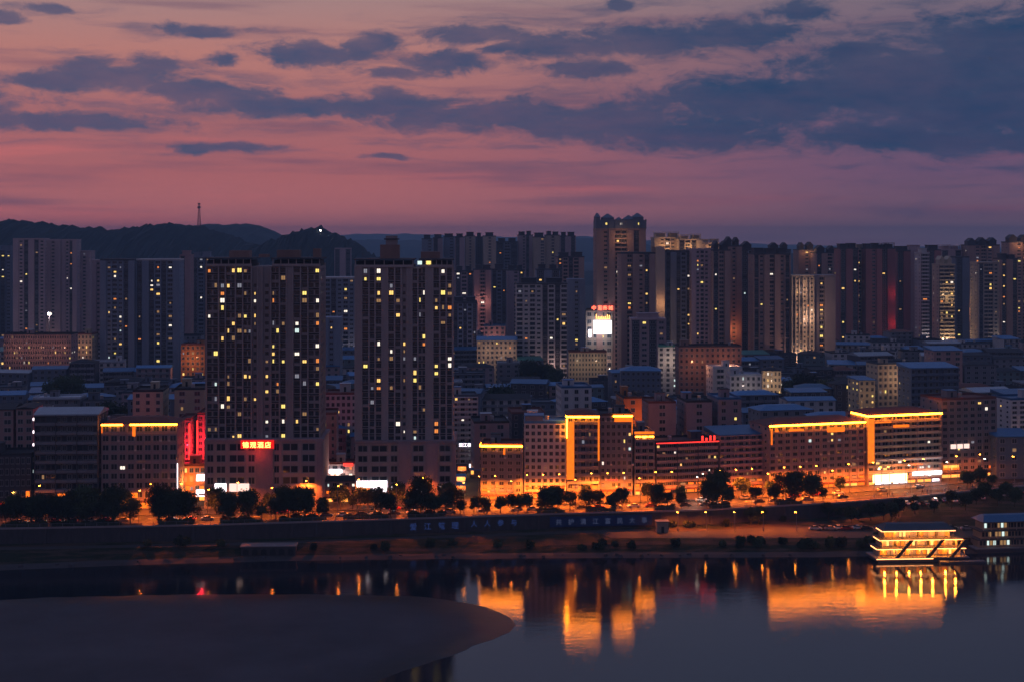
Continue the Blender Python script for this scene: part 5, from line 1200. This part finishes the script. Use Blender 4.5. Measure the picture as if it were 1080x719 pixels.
# rocks on the shore
rkm = []
for s_ in range(3):
    q_ = random.Random(s_); q = MB(); n = 7
    lo = [(math.cos(i * 2 * math.pi / n) * q_.uniform(.7, 1.1), math.sin(i * 2 * math.pi / n) * q_.uniform(.6, 1), -.3) for i in range(n)]
    q.prism(lo, [(x * .6 + q_.uniform(-.1, .1), y * .6, q_.uniform(.4, .6)) for x, y, z in lo], stone); rkm.append(q.mesh('rock'))
for i in range(34):
    px = rl2.uniform(10, 915); D_ = shore(px) + rl2.uniform(.6, 3); o = obj('rock', rkm[i % 3], None, (X(px, D_), D_, WZ + .45), rz=rl2.uniform(0, 6)); s_ = rl2.uniform(.5, 1.3); o.scale = (s_, s_, s_)
    tag(o, 'grey boulder at the waterline below ' + anchor(px), 'rock', 'boulders on the shore', px, D_)
# hilltop mast, pier building, hut
t = thing('radio_mast', 'lattice radio mast on the left ridge above the hotel tower', 'mast', (X(210, 2300), 2300, Z(240, 2300) - 6))
q = MB(); hm_ = 44
for sx_, sy_ in ((-1, -1), (1, -1), (1, 1), (-1, 1)): q.tube((sx_ * 2.4, sy_ * 2.4, 0), (sx_ * .7, sy_ * .7, hm_), .45, .3, W['red'], 5)
for k in range(10):
    a_, c_ = 2.4 - 1.7 * k / 10, 2.4 - 1.7 * (k + 1) / 10
    q.tube((-a_, -a_, hm_ * k / 10), (c_, -c_, hm_ * (k + 1) / 10), .18, .18, W['red'], 4); q.tube((a_, -a_, hm_ * k / 10), (-c_, -c_, hm_ * (k + 1) / 10), .18, .18, W['red'], 4)
q.build('lattice', t); q = MB(); q.box(-2.4, 2.4, -1.6, 1.6, hm_ - 7, hm_ - 4, W['dark']); q.box(-2, 2, -1.4, 1.4, hm_ - 1, hm_ + 1, W['dark']); q.build('antenna_platform', t)
t = thing('hilltop_lamp', 'single white lamp near the top of the round hill', 'lamp', (X(340, 1980), 1960, Z(247, 1960))); q = MB(); q.tube((0, 0, -6), (0, 0, 4), .3, .2, metal, 6); q.build('pole', t); q = MB(); q.box(-.9, .9, -.6, .6, 4, 5.4, bulbw); q.build('bulb', t)
t = thing('pump_house', 'low riverside pump house with a row of dark arches on the bank', 'building', (X(283, 470), 470, WZ + .6), R(3))
q = MB(); q.box(-9, 9, 0, 5, 0, 3.2, stone); q.box(-9.3, 9.3, -.3, 5.3, 3.2, 3.5, W['taupe']); q.build('wall', t)
for i in range(6):
    q = MB(); xx = -7.4 + i * 2.95; pts = [(xx - .95, .5)] + [(xx + .95 * math.cos(a), 1.7 + .8 * math.sin(a)) for a in [math.pi - j * math.pi / 8 for j in range(9)]] + [(xx + .95, .5)]
    q.prism([(x, -.06, z) for x, z in pts], [(x, -.003, z) for x, z in pts], dark); q.build('arch', t)
t = thing('bank_hut', 'small square concrete hut at the end of the blue banner', 'hut', (X(699, 494), 494, -5.5), R(4))
q = MB(); q.box(-2, 2, 0, 3, 0, 3.6, W['beige']); q.build('wall', t); q = MB(); q.box(-2.3, 2.3, -.3, 3.3, 3.6, 3.9, W['grey']); q.build('roof', t); q = MB(); q.box(-.5, .5, -.05, -.003, 0, 2.1, dark); q.build('door', t)

# ---------------------------------------------------------------- labels: place words for look-alikes
by = {}
for o, px, D in THINGS: by.setdefault(o['label'], []).append((px, D, o))
ORD = ['first', 'second', 'third', 'fourth', 'fifth', 'sixth', 'seventh', 'eighth', 'ninth', 'tenth', 'eleventh', 'twelfth', 'thirteenth', 'fourteenth', 'fifteenth', 'sixteenth', 'seventeenth', 'eighteenth', 'nineteenth', 'twentieth'] + ['%dth' % i for i in range(21, 90)]
for lb, L in by.items():
    if len(L) < 2: continue
    L.sort(key=lambda t: t[0])
    for i, (px, D, o) in enumerate(L):
        if len(L) == 2: o['label'] = ('left one: ' if i == 0 else 'right one: ') + lb
        else: o['label'] = ORD[i] + ' from left: ' + lb
for o, px, D in THINGS:
    if len(o['label'].split()) > 16: print('LONG', o['label'])
print('objects', len(bpy.data.objects), 'things', len(THINGS))
